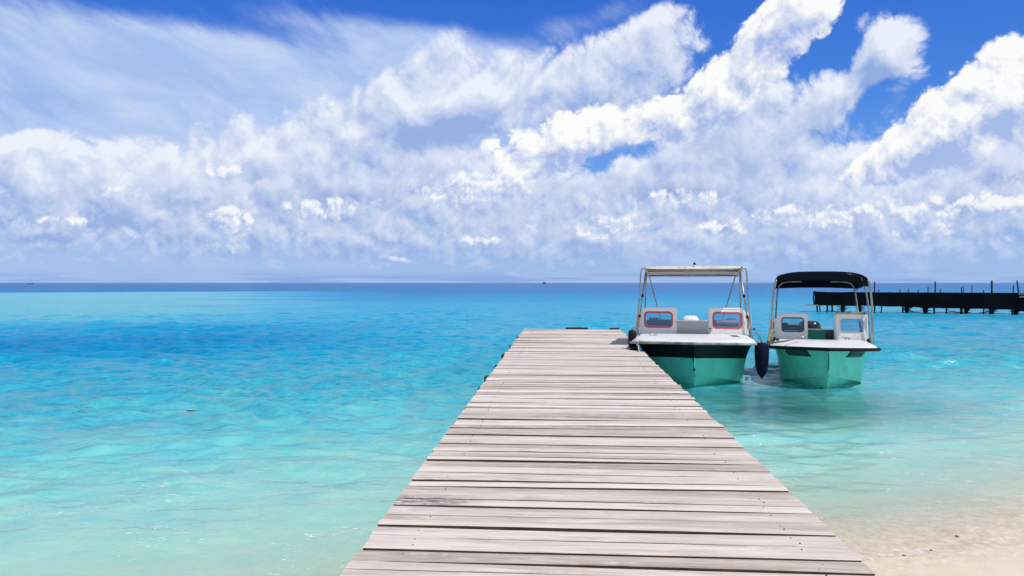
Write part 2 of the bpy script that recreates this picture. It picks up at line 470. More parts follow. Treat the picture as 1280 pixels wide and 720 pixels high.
M['rope_grey'] = mat('grey_rope', (.19, .18, .17), .85, var=.3, vscale=40)
M['rope_pale'] = mat('pale_rope', (.50, .47, .42), .85, var=.3, vscale=40)
M['rope_cyan'] = mat('pale_blue_rope', (.16, .55, .66), .8, var=.2, vscale=40)
M['rope_red'] = mat('red_rope', (.30, .025, .05), .8, var=.3, vscale=40)
M['rope_olive'] = mat('olive_rope', (.20, .19, .06), .85, var=.5, vscale=12)
M['net_black'] = mat('black_shade_net', (.005, .006, .008), .95, spec=.05, var=.4, vscale=.8, bump=.6, bscale=1.5)
M['post_dark'] = mat('dark_post', (.014, .015, .020), .9, spec=.1, var=.5, vscale=4)
M['plate'] = mat('dark_number_plate', (.012, .045, .040), .4)
M['plate_mark'] = mat('faded_plate_marks', (.10, .22, .19), .5)
M['pebble'] = mat('dark_pebble', (.05, .045, .04), .6, var=.4, vscale=30)

def glass_material():
    m_ = bpy.data.materials.new('window_glass'); m_.use_nodes = True
    w = NT(m_.node_tree); out = w.new('ShaderNodeOutputMaterial')
    tr = w.new('ShaderNodeBsdfTransparent'); tr.inputs[0].default_value = (.80, .88, .93, 1)
    gl = w.new('ShaderNodeBsdfGlossy'); gl.inputs[0].default_value = (1, 1, 1, 1); gl.inputs['Roughness'].default_value = .03
    fr = w.new('ShaderNodeFresnel'); fr.inputs[0].default_value = 1.5
    df = w.new('ShaderNodeBsdfDiffuse'); df.inputs[0].default_value = (.55, .60, .68, 1)
    a = w.new('ShaderNodeMixShader'); a.inputs[0].default_value = .05
    w.l.new(tr.outputs[0], a.inputs[1]); w.l.new(df.outputs[0], a.inputs[2])
    b = w.new('ShaderNodeMixShader')
    w.l.new(fr.outputs[0], b.inputs[0]); w.l.new(a.outputs[0], b.inputs[1]); w.l.new(gl.outputs[0], b.inputs[2])
    w.l.new(b.outputs[0], out.inputs[0]); return m_
M['glass'] = glass_material()

# ------------------------------------------------------------------ shoreline, sea bed and water
SH_A, SH_B = 4.30, 0.40                      # shoreline: Y = SH_A + SH_B * X
def vnoise(x, y, seed=0, octaves=4, rough=.5):
    """value noise on arrays"""
    def h(ix, iy, s):
        n = (ix * 374761393 + iy * 668265263 + s * 974634777) & 0x7fffffff
        n = ((n ^ (n >> 13)) * 1274126177) & 0x7fffffff
        return ((n ^ (n >> 16)) & 0xffff) / 65535.0
    tot = np.zeros_like(x); amp = 1.0; nrm = 0
    for o in range(octaves):
        fx, fy = np.floor(x), np.floor(y)
        ix, iy = fx.astype(np.int64), fy.astype(np.int64)
        tx, ty = x - fx, y - fy
        tx, ty = tx * tx * (3 - 2 * tx), ty * ty * (3 - 2 * ty)
        s = seed + o * 17
        a = h(ix, iy, s) * (1 - tx) + h(ix + 1, iy, s) * tx
        b = h(ix, iy + 1, s) * (1 - tx) + h(ix + 1, iy + 1, s) * tx
        tot += amp * (a * (1 - ty) + b * ty); nrm += amp
        amp *= rough; x = x * 2.03 + 11.3; y = y * 2.03 + 7.7
    return tot / nrm

def offshore(X, Y):
    """metres out from the waterline, the line itself wandering a little"""
    u = (Y - SH_A - SH_B * X) / math.hypot(1, SH_B)
    return u + .35 * (vnoise(X * .55 + 3, Y * .55, 5, 3) - .5) + .12 * (vnoise(X * 2.2, Y * 2.2, 9, 2) - .5)

def bed_height(u):
    z = np.where(u > 0, -0.075 * u - 0.0022 * np.minimum(u, 30) ** 2, -0.085 * u)
    z = np.where(z > .28, .28 + (z - .28) * .25, z)
    return np.clip(z, -7.0, 1.2)

def polar(r, th):
    R, T = np.meshgrid(r, th, indexing='ij')
    return R * np.sin(T), R * np.cos(T)
def grid_faces(nr, nc, wrap=False):
    i = np.arange(nr - 1)[:, None]; k = np.arange(nc if wrap else nc - 1)[None, :]
    k2 = (k + 1) % nc
    return np.stack([i * nc + k, i * nc + k2, (i + 1) * nc + k2, (i + 1) * nc + k], -1).reshape(-1, 4)

def beach_material():
    m_ = bpy.data.materials.new('coral_sand'); m_.use_nodes = True
    w = NT(m_.node_tree); out = w.new('ShaderNodeOutputMaterial'); bs = w.new('ShaderNodeBsdfPrincipled')
    w.l.new(bs.outputs[0], out.inputs[0])
    p = w.new('ShaderNodeNewGeometry').outputs['Position']
    u = w.new('ShaderNodeAttribute', attribute_name='offshore').outputs['Fac']
    n = w.noise(p, 3.0, 6, .6); g = w.noise(w.v('MULTIPLY', p, (1, .7, 1)), 13.0, 8, .85)
    wet = w.rng(u, -1.3, -.15, 0, 1)
    c = w.mix(wet, (.77, .645, .485), (.73, .59, .42))
    c = w.mix(w.rng(n, .35, .7, 0, .35), c, (.66, .60, .52))
    # grit and broken shell, thickest in the wash
    rip = w.noise(w.v('MULTIPLY', p, (3.0, 16.0, 1)), 1.0, 5, .6, .5)
    gm = w.rng(u, -.35, .1, .10, .7)
    c = w.mix(w.m('MULTIPLY', w.rng(g, .515, .59, 0, .8), gm), c, (.42, .33, .23))
    c = w.mix(w.m('MULTIPLY', w.rng(g, .485, .42, 0, .9), gm), c, (.90, .82, .68))
    c = w.mix(w.m('MULTIPLY', w.rng(rip, .5, .66, 0, .4), gm), c, (.44, .38, .30))
    w.put(bs.inputs['Base Color'], c)
    w.put(bs.inputs['Roughness'], w.rng(wet, 0, 1, .9, .5)); bs.inputs['Specular IOR Level'].default_value = .25
    b = w.new('ShaderNodeBump'); b.inputs['Strength'].default_value = .5; b.inputs['Distance'].default_value = .012
    w.l.new(w.m('ADD', g, w.m('MULTIPLY', n, 2.0)), b.inputs['Height']); w.l.new(b.outputs[0], bs.inputs['Normal'])
    return m_

def build_ground():
    r = np.concatenate([[.02], np.geomspace(.6, 60, 330), np.geomspace(64, 25000, 40)])
    th = np.concatenate([np.linspace(-PI, -.9, 40, endpoint=False), np.linspace(-.9, .9, 180, endpoint=False), np.linspace(.9, PI, 40, endpoint=False)])
    X, Y = polar(r, th)
    u = offshore(X, Y)
    z = bed_height(u) + .02 * (vnoise(X * .9, Y * .9, 21, 4) - .5) * np.clip(1.2 - np.abs(u) * .1, .2, 1)
    v = np.stack([X, Y, z], -1).reshape(-1, 3)
    me = np_mesh('sand_ground', v, grid_faces(len(r), len(th), True))
    f_attr(me, 'offshore', u.ravel())
    structure(obj('ground', me, beach_material()))
build_ground()

def water_material():
    m_ = bpy.data.materials.new('lagoon_water'); m_.use_nodes = True
    w = NT(m_.node_tree); out = w.new('ShaderNodeOutputMaterial')
    p = w.new('ShaderNodeNewGeometry').outputs['Position']
    tone = w.new('ShaderNodeAttribute', attribute_name='tone').outputs['Fac']
    clear = w.new('ShaderNodeAttribute', attribute_name='clear').outputs['Fac']
    shore = w.new('ShaderNodeAttribute', attribute_name='offshore').outputs['Fac']
    cal = w.new('ShaderNodeAttribute', attribute_name='calm').outputs['Fac']
    x, y, z = w.sep(p)
    p2 = w.comb(x, w.m('MULTIPLY', y, 1.25), 0.0)
    n1 = w.noise(p2, .7, 6, .66, .2, '2D'); n2 = w.noise(p2, 2.8, 4, .6, .4, '2D')
    far = w.rng(tone, .25, .75)
    t = w.m('ADD', tone, w.m('MULTIPLY', w.m('SUBTRACT', n1, .5), w.rng(tone, .1, .5, .05, .26)))
    t = w.m('ADD', t, w.m('MULTIPLY', w.m('SUBTRACT', n2, .5), w.rng(tone, .1, .5, .05, .20)))
    c = w.ramp(t, [(0.00, (.80, .70, .52)), (.08, (.62, .74, .56)), (.16, (.42, .72, .59)), (.24, (.20, .63, .61)), (.33, (.065, .51, .64)), (.42, (.020, .42, .64)),
                   (.52, (.008, .335, .58)), (.66, (.006, .235, .50)), (.82, (.006, .165, .43)), (1.0, (.006, .12, .35))])
    # ripples
    h1 = w.noise(w.v('MULTIPLY', p2, (.8, 1.3, 1)), 2.6, 4, .55, .5, '2D'); h2 = w.noise(p2, 8.0, 3, .55, .6, '2D'); h3 = w.noise(p2, .8, 3, .5, 0, '2D')
    bmp = w.new('ShaderNodeBump'); bmp.inputs['Strength'].default_value = 1.0
    bmp.inputs['Distance'].default_value = 1.0
    hh = w.m('ADD', w.m('MULTIPLY', h1, .075), w.m('ADD', w.m('MULTIPLY', h2, .022), w.m('MULTIPLY', h3, .03)))
    w.l.new(w.m('MULTIPLY', hh, cal), bmp.inputs['Height'])
    N = bmp.outputs[0]
    # white flecks painted as glints on the ripples, then the wash line ashore
    fo = w.noise(w.v('MULTIPLY', p2, (1, 2.2, 1)), 9.0, 4, .65, 1.2, '2D')
    fm = w.noise(p2, .75, 3, .6, 0, '2D')
    glint_fleck = w.m('MULTIPLY', w.rng(fo, .655, .70), w.m('MULTIPLY', w.rng(fm, .47, .62), w.rng(shore, 6.5, 3.5)))
    line = w.m('MULTIPLY', w.rng(w.m('ABSOLUTE', w.m('SUBTRACT', shore, w.m('MULTIPLY_ADD', w.noise(p2, 1.8, 4, .6, 0, '2D'), .5, -.18))), 0, .05, 1, 0),
               w.rng(w.noise(p2, 14.0, 4, .7, .5, '2D'), .48, .6))
    foam_glint = w.m('MAXIMUM', glint_fleck, w.m('MULTIPLY', line, .5), clamp=True)
    df = w.new('ShaderNodeBsdfDiffuse'); w.put(df.inputs[0], c); w.l.new(N, df.inputs['Normal'])
    tr = w.new('ShaderNodeBsdfTransparent'); w.put(tr.inputs[0], w.mix(w.rng(shore, .1, 2.2), (1, 1, 1), w.v('MINIMUM', w.v('POWER', w.v('DIVIDE', c, (.62, .56, .47)), (.5, .5, .5)), (1, 1, 1))))
    body = w.new('ShaderNodeMixShader'); w.put(body.inputs[0], clear)
    w.l.new(df.outputs[0], body.inputs[1]); w.l.new(tr.outputs[0], body.inputs[2])
    gl = w.new('ShaderNodeBsdfGlossy'); gl.inputs['Roughness'].default_value = .16; w.l.new(N, gl.inputs['Normal'])
    fr = w.new('ShaderNodeFresnel'); fr.inputs[0].default_value = 1.33; w.l.new(N, fr.inputs['Normal'])
    f = w.m('MULTIPLY', w.m('MINIMUM', fr.outputs[0], .80), w.rng(tone, .36, .58, 1.0, .46))
    sf = w.new('ShaderNodeMixShader'); w.put(sf.inputs[0], f)
    w.l.new(body.outputs[0], sf.inputs[1]); w.l.new(gl.outputs[0], sf.inputs[2])
    fd = w.new('ShaderNodeBsdfDiffuse'); fd.inputs[0].default_value = (.85, .87, .85, 1)
    fin = w.new('ShaderNodeMixShader'); w.put(fin.inputs[0], foam_glint)
    w.l.new(sf.outputs[0], fin.inputs[1]); w.l.new(fd.outputs[0], fin.inputs[2])
    w.l.new(fin.outputs[0], out.inputs[0])
    return m_

def build_water():
    r = np.concatenate([np.geomspace(1.2, 160, 1280), np.geomspace(162, 30000, 150)])
    th = np.concatenate([np.linspace(-2.2, -.78, 50, endpoint=False), np.linspace(-.78, .78, 600, endpoint=False), np.linspace(.78, 2.2, 51)])
    X, Y = polar(r, th)
    R = np.hypot(X, Y)
    u = offshore(X, Y)
    # waves
    Z = np.zeros_like(X)
    g = np.random.default_rng(4)
    wx = X + 1.2 * (vnoise(X * .35, Y * .35, 31, 2) - .5); wy = Y + 1.2 * (vnoise(X * .35, Y * .35, 47, 2) - .5)
    for i in range(84):
        lam = .27 * (5.5 ** g.random())
        a = -PI / 2 + g.normal(0, .50)
        k = 2 * PI / lam
        amp = .0080 * lam ** .90
        fade = np.clip((lam / (R * .0039) - 3.2) / 4.0, 0, 1)
        ph = np.sin(k * (wx * math.cos(a) + wy * math.sin(a)) + g.random() * 6.28)
        Z += amp * fade * (np.exp(ph) - 1.266) * .8
    groups = .45 + 1.1 * vnoise(X * .22, Y * .22, 71, 3)
    lee = np.exp(-((X - 4.6) / 3.2) ** 2 - ((Y - 12.6) / 3.0) ** 2)          # quiet, clear water added by the boats to bring out their dark reflection
    calm = np.clip(u / 12.0, 0.06, 1.0) * (1 - .62 * lee)
    Z *= calm * groups
    Z = np.maximum(Z, -.05)
    # colour of the water by depth and bottom
    u0 = np.maximum(u, .01)
    ks = np.array([0, .6, 1.5, 2.6, 4.2, 6.5, 9.5, 14, 22, 40, 90, 220, 1000])
    ts = np.array([.0, .06, .125, .17, .21, .27, .325, .37, .42, .465, .545, .70, .86])
    T = np.interp(np.log(u0 + .5), np.log(ks + .5), ts)
    side = X / np.maximum(R, 1)                       # left is negative
    rr = np.log(R)
    # sea grass on the left at twenty to forty metres, pale reef flat behind it, open deep water beyond
    nz = vnoise(X * .06, Y * .12, 81, 4) - .5
    grass = np.exp(-((rr - math.log(29) - .25 * nz) / .26) ** 2) * np.clip((-side - .02 + .35 * nz) / .28, 0, 1)
    T += .21 * grass
    reef = np.clip((rr - math.log(42) - .35 * nz) / .30, 0, 1) * np.clip((math.log(190) - rr) / .05, 0, 1) * np.clip((-side - .17 + .25 * nz) / .22, 0, 1)
    T = T * (1 - reef) + (.315) * reef
    deep = np.clip((rr - math.log(70) - .5 * nz) / .8, 0, 1) * (1 - reef)
    T += .16 * deep
    T = np.clip(T + .015 * lee, 0, 1)  # colour a touch deeper by the boats so the hull reflection shows
    C = np.interp(u0, [0, .3, .8, 1.6, 2.5, 5, 12, 22, 40, 120], [1, .94, .68, .40, .26, .22, .30, .18, .08, .0])
    C = np.maximum(C, .80 * lee)
    v = np.stack([X, Y, Z], -1).reshape(-1, 3)
    me = np_mesh('water_surface', v, grid_faces(len(r), len(th)))
    f_attr(me, 'tone', T.ravel()); f_attr(me, 'clear', C.ravel()); f_attr(me, 'offshore', u.ravel())
    f_attr(me, 'calm', (np.clip(u / 11.0, .10, 1.0) * (1 - .6 * lee)).ravel())
    structure(obj('water', me, water_material()))
build_water()

# ------------------------------------------------------------------ the jetty
J_Z, J_SLOPE, J_W = .55, .009, 2.66
J_ANG = math.radians(3.91)
J_NEAR = 2.0
J_LEN = 19.1
def build_jetty():
    # middle of the deck where it crosses the bottom of the picture, carried back to its near end
    ax = Vector((math.sin(J_ANG), math.cos(J_ANG), 0))
    mid = Vector(((-.855 + 1.813) / 2, 3.76, 0)) - ax * 1.76
    root = thing('wooden_jetty', 'long weathered grey plank jetty running from the beach out to the moored boats', 'jetty', (mid.x, mid.y, J_Z - J_SLOPE * 1.76), -J_ANG)
    root.rotation_euler = (math.atan(J_SLOPE), 0, -J_ANG)
    # deck: every plank modelled, each a little crooked, cupped and cut to its own length
    mb = MB(); plank = []; tone = []; stain = []
    y = 0.0; i = 0; H = J_W / 2; NS = 14; TH = .042
    near = [.19, .165, .20, .155, .175, .19, .17, .135, .16, .22, .15, .145]
    prev_edge = None
    while y < J_LEN:
        wd = rng.choice([.095, .115, .135, .15, .165, .18, .205]) + rng.normal(0, .006)
        gap0 = abs(rng.normal(.005, .003)) + .003 if rng.random() < .76 else rng.uniform(.016, .034)
        bow = max(0.0, rng.normal(.006, .008)) if rng.random() < .62 else rng.uniform(.016, .034)
        sk = rng.normal(0, .003)
        z0 = rng.normal(0, .0035); tw = rng.normal(0, .003); tl = rng.normal(0, .010)
        xl, xr = -H + rng.normal(0, .005), H + rng.normal(0, .005)
        if y > 3.5 and rng.random() < .16: xl -= rng.uniform(.005, .03)
        if y > 3.5 and rng.random() < .16: xr += rng.uniform(.005, .03)
        ph = rng.random() * 6
        off = len(mb.v); rows = []
        for s in range(NS):
            q = s / (NS - 1); x = xl + (xr - xl) * q; e = 2 * q - 1
            wob = .0018 * math.sin(7 * q + ph) + .001 * math.sin(17 * q + 2 * ph)
            y0 = y + sk * e + bow * .5 * (1 - e * e) * (1 if i % 2 else .3) + wob + (gap0 + bow * .4 * (1 - e * e)) * .5
            y1 = y + wd + sk * e - bow * .3 * (1 - e * e) + wob * .6
            zz = z0 + tw * e + .003 * math.sin(3 * q + ph)
            c = .0045
            za, zb = zz - tl * .5 * wd, zz + tl * .5 * wd
            rows.append([(x, y0, za - c), (x, y0 + c, za), (x, (y0 + y1) / 2, (za + zb) / 2 + .0015), (x, y1 - c, zb), (x, y1, zb - c), (x, y1 - .001, zb - TH), (x, y0 + .001, za - TH)])
        mb.grid(rows, 0, False, True)
        n = NS * 7
        mb.add([], [])
        base = off
        mb.f += [tuple(base + k for k in range(6, -1, -1)), tuple(base + (NS - 1) * 7 + k for k in range(7))]
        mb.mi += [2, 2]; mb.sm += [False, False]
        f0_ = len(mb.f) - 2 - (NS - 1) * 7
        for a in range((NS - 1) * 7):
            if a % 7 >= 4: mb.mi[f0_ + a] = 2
        tn = float(np.clip(rng.normal(.53, .22), .06, .98))
        plank += [i * 1.0] * n; tone += [tn] * n
        stain += [0.0] * n
        # nail heads over the two outer stringers
        for sx in (-H + .27, H - .27):
            for fy in (.28, .72):
                if rng.random() < .55:
                    cx, cy = sx + rng.normal(0, .012), y + wd * fy + rng.normal(0, .006)
                    k0 = len(mb.v)
                    mb.lathe([(.0045, -.004), (.0045, .0010), (.003, .0018)], (cx, cy, z0 + .002), 6, 1)
                    k1 = len(mb.v) - k0
                    plank += [0.0] * k1; tone += [0.0] * k1; stain += [0.0] * k1
        y += wd + gap0 * .6; i += 1
    me = mb.mesh('deck')
    co = np.array(mb.v)
    sx = np.zeros(len(co))
    d = obj('deck', me, [M['wood'], M['nail'], M['gap_side']], root)
    f_attr(me, 'plank', plank); f_attr(me, 'tone', tone)
    fx = co[:, 0]; fy = co[:, 1]
    st = np.exp(-((fy - 2.93) / .085) ** 2) * np.clip((-.72 - fx) / .25, 0, 1)
    f_attr(me, 'stain', st)
    # stringers and posts underneath
    for sx in (-H + .27, 0.0, H - .27):
        b = MB(); b.box((sx, J_LEN / 2, -.042 - .075 - .004), (.09, J_LEN - .1, .14), bev=.008); b.build('stringer', M['dark_wood'], root)
    yy = 1.5
    while yy < J_LEN:
        b = MB(); b.box((0, yy, -.262 - .004), (J_W - .25, .10, .13), bev=.008); b.build('crossbeam', M['dark_wood'], root)
        for sx in (-H + .18, H - .18):
            b = MB()
            b.tube([(sx, yy + .12, -.06 - (yy > 0) * .002), (sx + .01, yy + .12, -1.0), (sx + .02, yy + .12, -2.6)], [.075, .08, .085], 12)
            b.build('post', M['dark_wood'], root)
        yy += 2.45
    # black rubber strips at the sea end and beam ends showing past the planks
    b = MB(); b.box((.13, J_LEN + .055, .015), (.62, .07, .075), bev=.015); b.build('bumper', M['rubber'], root)
    b = MB(); b.box((H - .16, J_LEN + .055, .012), (.28, .06, .06), bev=.015); b.build('bumper', M['rubber'], root)
    for (yy, s, ln) in ((17.2, -1, .10), (14.8, -1, .11), (12.9, -1, .13), (11.0, -1, .09), (9.6, -1, .12), (8.4, -1, .08), (17.6, 1, .10), (16.2, 1, .12)):
        b = MB(); b.box((s * (H + ln / 2 - .06), yy, -.105), (ln + .1, .13, .11), bev=.012); b.build('beam_end', M['dark_wood'], root)
    return root
jetty = build_jetty()

# ------------------------------------------------------------------ boats
def rrect(w_, h_, rad, k=6):
    """rounded rectangle centred on 0,0; rad for lower-left, lower-right, upper-right, upper-left"""
    if not isinstance(rad, (list, tuple)): rad = [rad] * 4
    cs = [(-w_ / 2, -h_ / 2, PI), (w_ / 2, -h_ / 2, 1.5 * PI), (w_ / 2, h_ / 2, 0), (-w_ / 2, h_ / 2, .5 * PI)]
    out = []
    for (cx, cy, a0), r in zip(cs, rad):
        ox = cx + (r if cx < 0 else -r); oy = cy + (r if cy < 0 else -r)
        for j in range(k + 1):
            a = a0 + .5 * PI * j / k
            out.append((ox + r * math.cos(a), oy + r * math.sin(a)))
    return out

class Frame:
    """a plane in space: origin, right, up"""
    def __init__(self, o, u, v): self.o, self.u, self.v = Vector(o), Vector(u).normalized(), Vector(v).normalized(); self.n = self.u.cross(self.v)
    def __call__(self, p, d=0.0): return self.o + self.u * p[0] + self.v * p[1] + self.n * d

def shift(loop, dx, dy): return [(x + dx, y + dy) for x, y in loop]

def holed(mb, fr, outer, inner, th, mi=0):
    n = len(outer)
    vs = [fr(p, 0) for p in outer] + [fr(p, 0) for p in inner] + [fr(p, -th) for p in outer] + [fr(p, -th) for p in inner]
    fs = []
    for k in range(n):
        k2 = (k + 1) % n
        fs += [(k, k2, n + k2, n + k), (2 * n + k2, 2 * n + k, 3 * n + k, 3 * n + k2), (k2, k, 2 * n + k, 2 * n + k2), (n + k, n + k2, 3 * n + k2, 3 * n + k)]
    mb.add(vs, fs, mi)

def slab(mb, fr, loop, d0, d1, mi=0):
    n = len(loop)
    vs = [fr(p, d0) for p in loop] + [fr(p, d1) for p in loop]
    fs = [tuple(range(n)), tuple(range(2 * n - 1, n - 1, -1))] + [((k + 1) % n, k, n + k, n + (k + 1) % n) for k in range(n)]
    mb.add(vs, fs, mi)

def sup(q, p):
    q = min(max(q, 0.0), 1.0)
    return max(0.0, 1 - (1 - q) ** p) ** (1 / p)

def ent(q, p):
    q = min(max(q, 0.0), 1.0)
    return 1 - (1 - q) ** p

class Boat:
    def __init__(s, L, B, zb, zm, zs, wl, stripe):
        s.L, s.B, s.zb, s.zm, s.zs, s.wl, s.stripe = L, B, zb, zm, zs, wl, stripe
    def zg(s, y): return float(np.interp(y, [0, .35, 1.4, 3.0, s.L], [s.zb, s.zb - .02, s.zm, s.zs, s.zs]))
    def wg(s, y): return s.B * ent(y / 1.35, 2.5) * float(np.interp(y, [0, 2.2, s.L], [1, 1, .90]))
    def wh(s, y): return (s.B - .085) * ent(y / 1.6, 1.75) * float(np.interp(y, [0, 2.2, s.L], [1, 1, .90]))
    def chine(s, y):
        w_ = s.wl * ent((y - .22) / 1.55, 1.65) * float(np.interp(y, [0, 3, s.L], [1, 1, .93]))
        return w_, float(np.interp(y, [.22, 1.7, 3.0, s.L], [.245, -.03, -.09, -.10]))
    def keel(s, y): return float(np.interp(y, [0, .05, .22, .5, 1.1, 2, s.L], [s.zb - .12, s.zb - .30, .25, -.06, -.34, -.42, -.40]))
    def stations(s): return [0, .008, .02, .04, .07, .11, .16, .22, .29, .37, .46, .56, .68, .82, 1.0, 1.2, 1.45, 1.8, 2.3, 3.0, 3.8, s.L * .85, s.L]
    def section(s, y):
        """half section from gunwale to keel as (x, z)"""
        g = (s.wg(y), s.zg(y)); cw, cz = s.chine(y); kz = s.keel(y)
        if y < .22: cw, cz = 0.0, kz
        pts = [(g[0], g[1] - .002)]
        g = (s.wh(y), g[1] - .022)
        offs = [0, .06, .14, .22, s.stripe] if s.stripe else [0, .05, .12, .2, .29]
        z_low = max(cz, kz)
        zs_ = [max(g[1] - o, z_low + (g[1] - z_low) * .1 * (4 - i) / 4.0) for i, o in enumerate(offs)]
        zs_ += [zs_[-1] + (z_low - zs_[-1]) * q for q in (.2, .4, .6, .8, 1.0)]
        for z in zs_:
            q = (g[1] - z) / max(1e-6, g[1] - z_low)
            x = g[0] + (cw - g[0]) * (q ** .86)
            x += -.03 * math.sin(PI * q) * min(1, y / .6)
            pts.append((max(0.0, x), z))
        for q in (.02, .34, .67, 1.0):                     # a small step for the spray rail, then the vee to the keel
            x = cw * (1 - q) - (.022 if q == .02 and cw > .1 else 0)
            pts.append((max(0.0, x), cz + (kz - cz) * q))
        return pts

def build_hull(bt, root, m_top, m_str, m_low):
    mb = MB(); st = bt.stations()
    for sd in (1, -1):
        secs = [[(sd * x, y - .0, z) for x, z in bt.section(y)] for y in st]
        vs = [p for r in secs for p in r]; m_ = len(secs[0]); fs, mi = [], []
        for i in range(len(st) - 1):
            for k in range(m_ - 1):
                f = (i * m_ + k, (i + 1) * m_ + k, (i + 1) * m_ + k + 1, i * m_ + k + 1)
                fs.append(f if sd < 0 else f[::-1]); mi.append(1 if (bt.stripe and k < 5) else (2 if max(vs[a][2] for a in f) < .015 else 0))
        o = len(mb.v); mb.v += vs; mb.f += [tuple(a + o for a in f) for f in fs]; mb.mi += mi; mb.sm += [True] * len(fs)
        r = secs[-1]                                        # transom half
        o = len(mb.v); mb.v += list(r) + [(0, st[-1], r[0][2])]
        mb.f.append(tuple(o + k for k in (range(len(r) + 1)))); mb.mi.append(0); mb.sm.append(False)
    h = obj('hull', mb.mesh('hull'), [m_top, m_str, m_low], root)
    import bmesh
    bm = bmesh.new(); bm.from_mesh(h.data); bmesh.ops.remove_doubles(bm, verts=bm.verts, dist=.0008)
    bmesh.ops.dissolve_degenerate(bm, edges=bm.edges, dist=.0005)
    for e in bm.edges:
        if len(e.link_faces) == 2 and e.calc_face_angle(0) > .45: e.smooth = False
    bmesh.ops.recalc_face_normals(bm, faces=bm.faces)
    bm.to_mesh(h.data); bm.free()
    return h

def gunwale_path(bt, off, dz, y_end=None):
    st = [y for y in bt.stations()]
    L_ = []
    for y in reversed(st): L_.append((-bt.wg(y) - off, y - (off if y < .05 else off * .3), bt.zg(y) + dz))
    for y in st[1:]: L_.append((bt.wg(y) + off, y - (off * .3), bt.zg(y) + dz))
    return L_

def build_rail(bt, root, m_, hh=.055, ww=.05, mat2=None):
    """rub rail of rounded section along the gunwale"""
    pts = [Vector(p) for p in gunwale_path(bt, .012, -.012)]
    prof = [(-ww * .5, -hh * .5), (ww * .35, -hh * .5), (ww * .5, -hh * .2), (ww * .5, hh * .2), (ww * .35, hh * .5), (-ww * .5, hh * .5)]
    rows = []
    for i, p in enumerate(pts):
        t = (pts[min(i + 1, len(pts) - 1)] - pts[max(i - 1, 0)]); t.z = 0; t.normalize()
        nrm = Vector((-t.y, t.x, 0)); nrm = -nrm if nrm.dot(Vector((p.x, p.y - 2.5, 0))) < 0 else nrm
        rows.append([p + nrm * a + Vector((0, 0, b)) for a, b in prof])
    mb = MB(); mb.grid(rows, 0, True, True); n = len(prof)
    mb.f += [tuple(range(n)), tuple((len(rows) - 1) * n + k for k in range(n))]; mb.mi += [0, 0]; mb.sm += [False] * 2
    return mb.build('rub_rail', m_, root)

def build_deck(bt, root, y_end, camber, m_w, m_in, sole=.28):
    """foredeck with a crowned top, side decks, coaming walls, cockpit sole"""
    mb = MB()
    ys = [.012, .03, .06, .1, .16, .24, .34, .46, .62, .82, 1.05, 1.3, 1.6, y_end]
    ts = [-1, -.985, -.965, -.94, -.90, -.84, -.7, -.4, 0, .4, .7, .84, .90, .94, .965, .985, 1]
    rows = []
    for y in ys:
        w_ = bt.wg(y) - .008; c = bt.zb + camber * min(1, y / 1.2) - bt.zg(y)
        rows.append([(t * w_, y, bt.zg(y) + .012 + c * (1 - abs(t) ** 14)) for t in ts])
    mb.grid(rows, 0, True)
    mb.add([rows[-1][k] for k in range(len(ts))] + [(p[0] * .58, p[1], sole) for p in rows[-1]], [(k, k + 1, len(ts) + k + 1, len(ts) + k) for k in range(len(ts) - 1)])
    ys2 = [y_end + (bt.L - y_end) * q for q in (0, .25, .5, .75, 1.0)]
    for sd in (-1, 1):
        rows = []
        for y in ys2:
            w_ = bt.wg(y) - .008; z = bt.zg(y) + .012
            rows.append([(sd * w_, y, z), (sd * (w_ - .06), y, z + .04), (sd * (w_ - .17), y, z + .04), (sd * (w_ - .19), y, z - .01), (sd * (w_ - .50), y, sole)])
        mb.grid(rows, 0, False)
    w_ = bt.wg(bt.L) - .05; z = bt.zg(bt.L)
    mb.box((0, bt.L - .07, z - .02), (2 * w_, .12, .06), bev=.01)
    d = mb.build('deck', m_w, root)
    ib = MB()
    ib.grid([[(-(bt.wg(y) - .5), y, sole), ((bt.wg(y) - .5), y, sole)] for y in ys2], 0, False)
    ib.box((0, bt.L - .11, (z + sole) / 2 - .03), (1.3 * w_, .03, z - sole - .06))
    ib.build('cockpit', m_in, root)
    return d

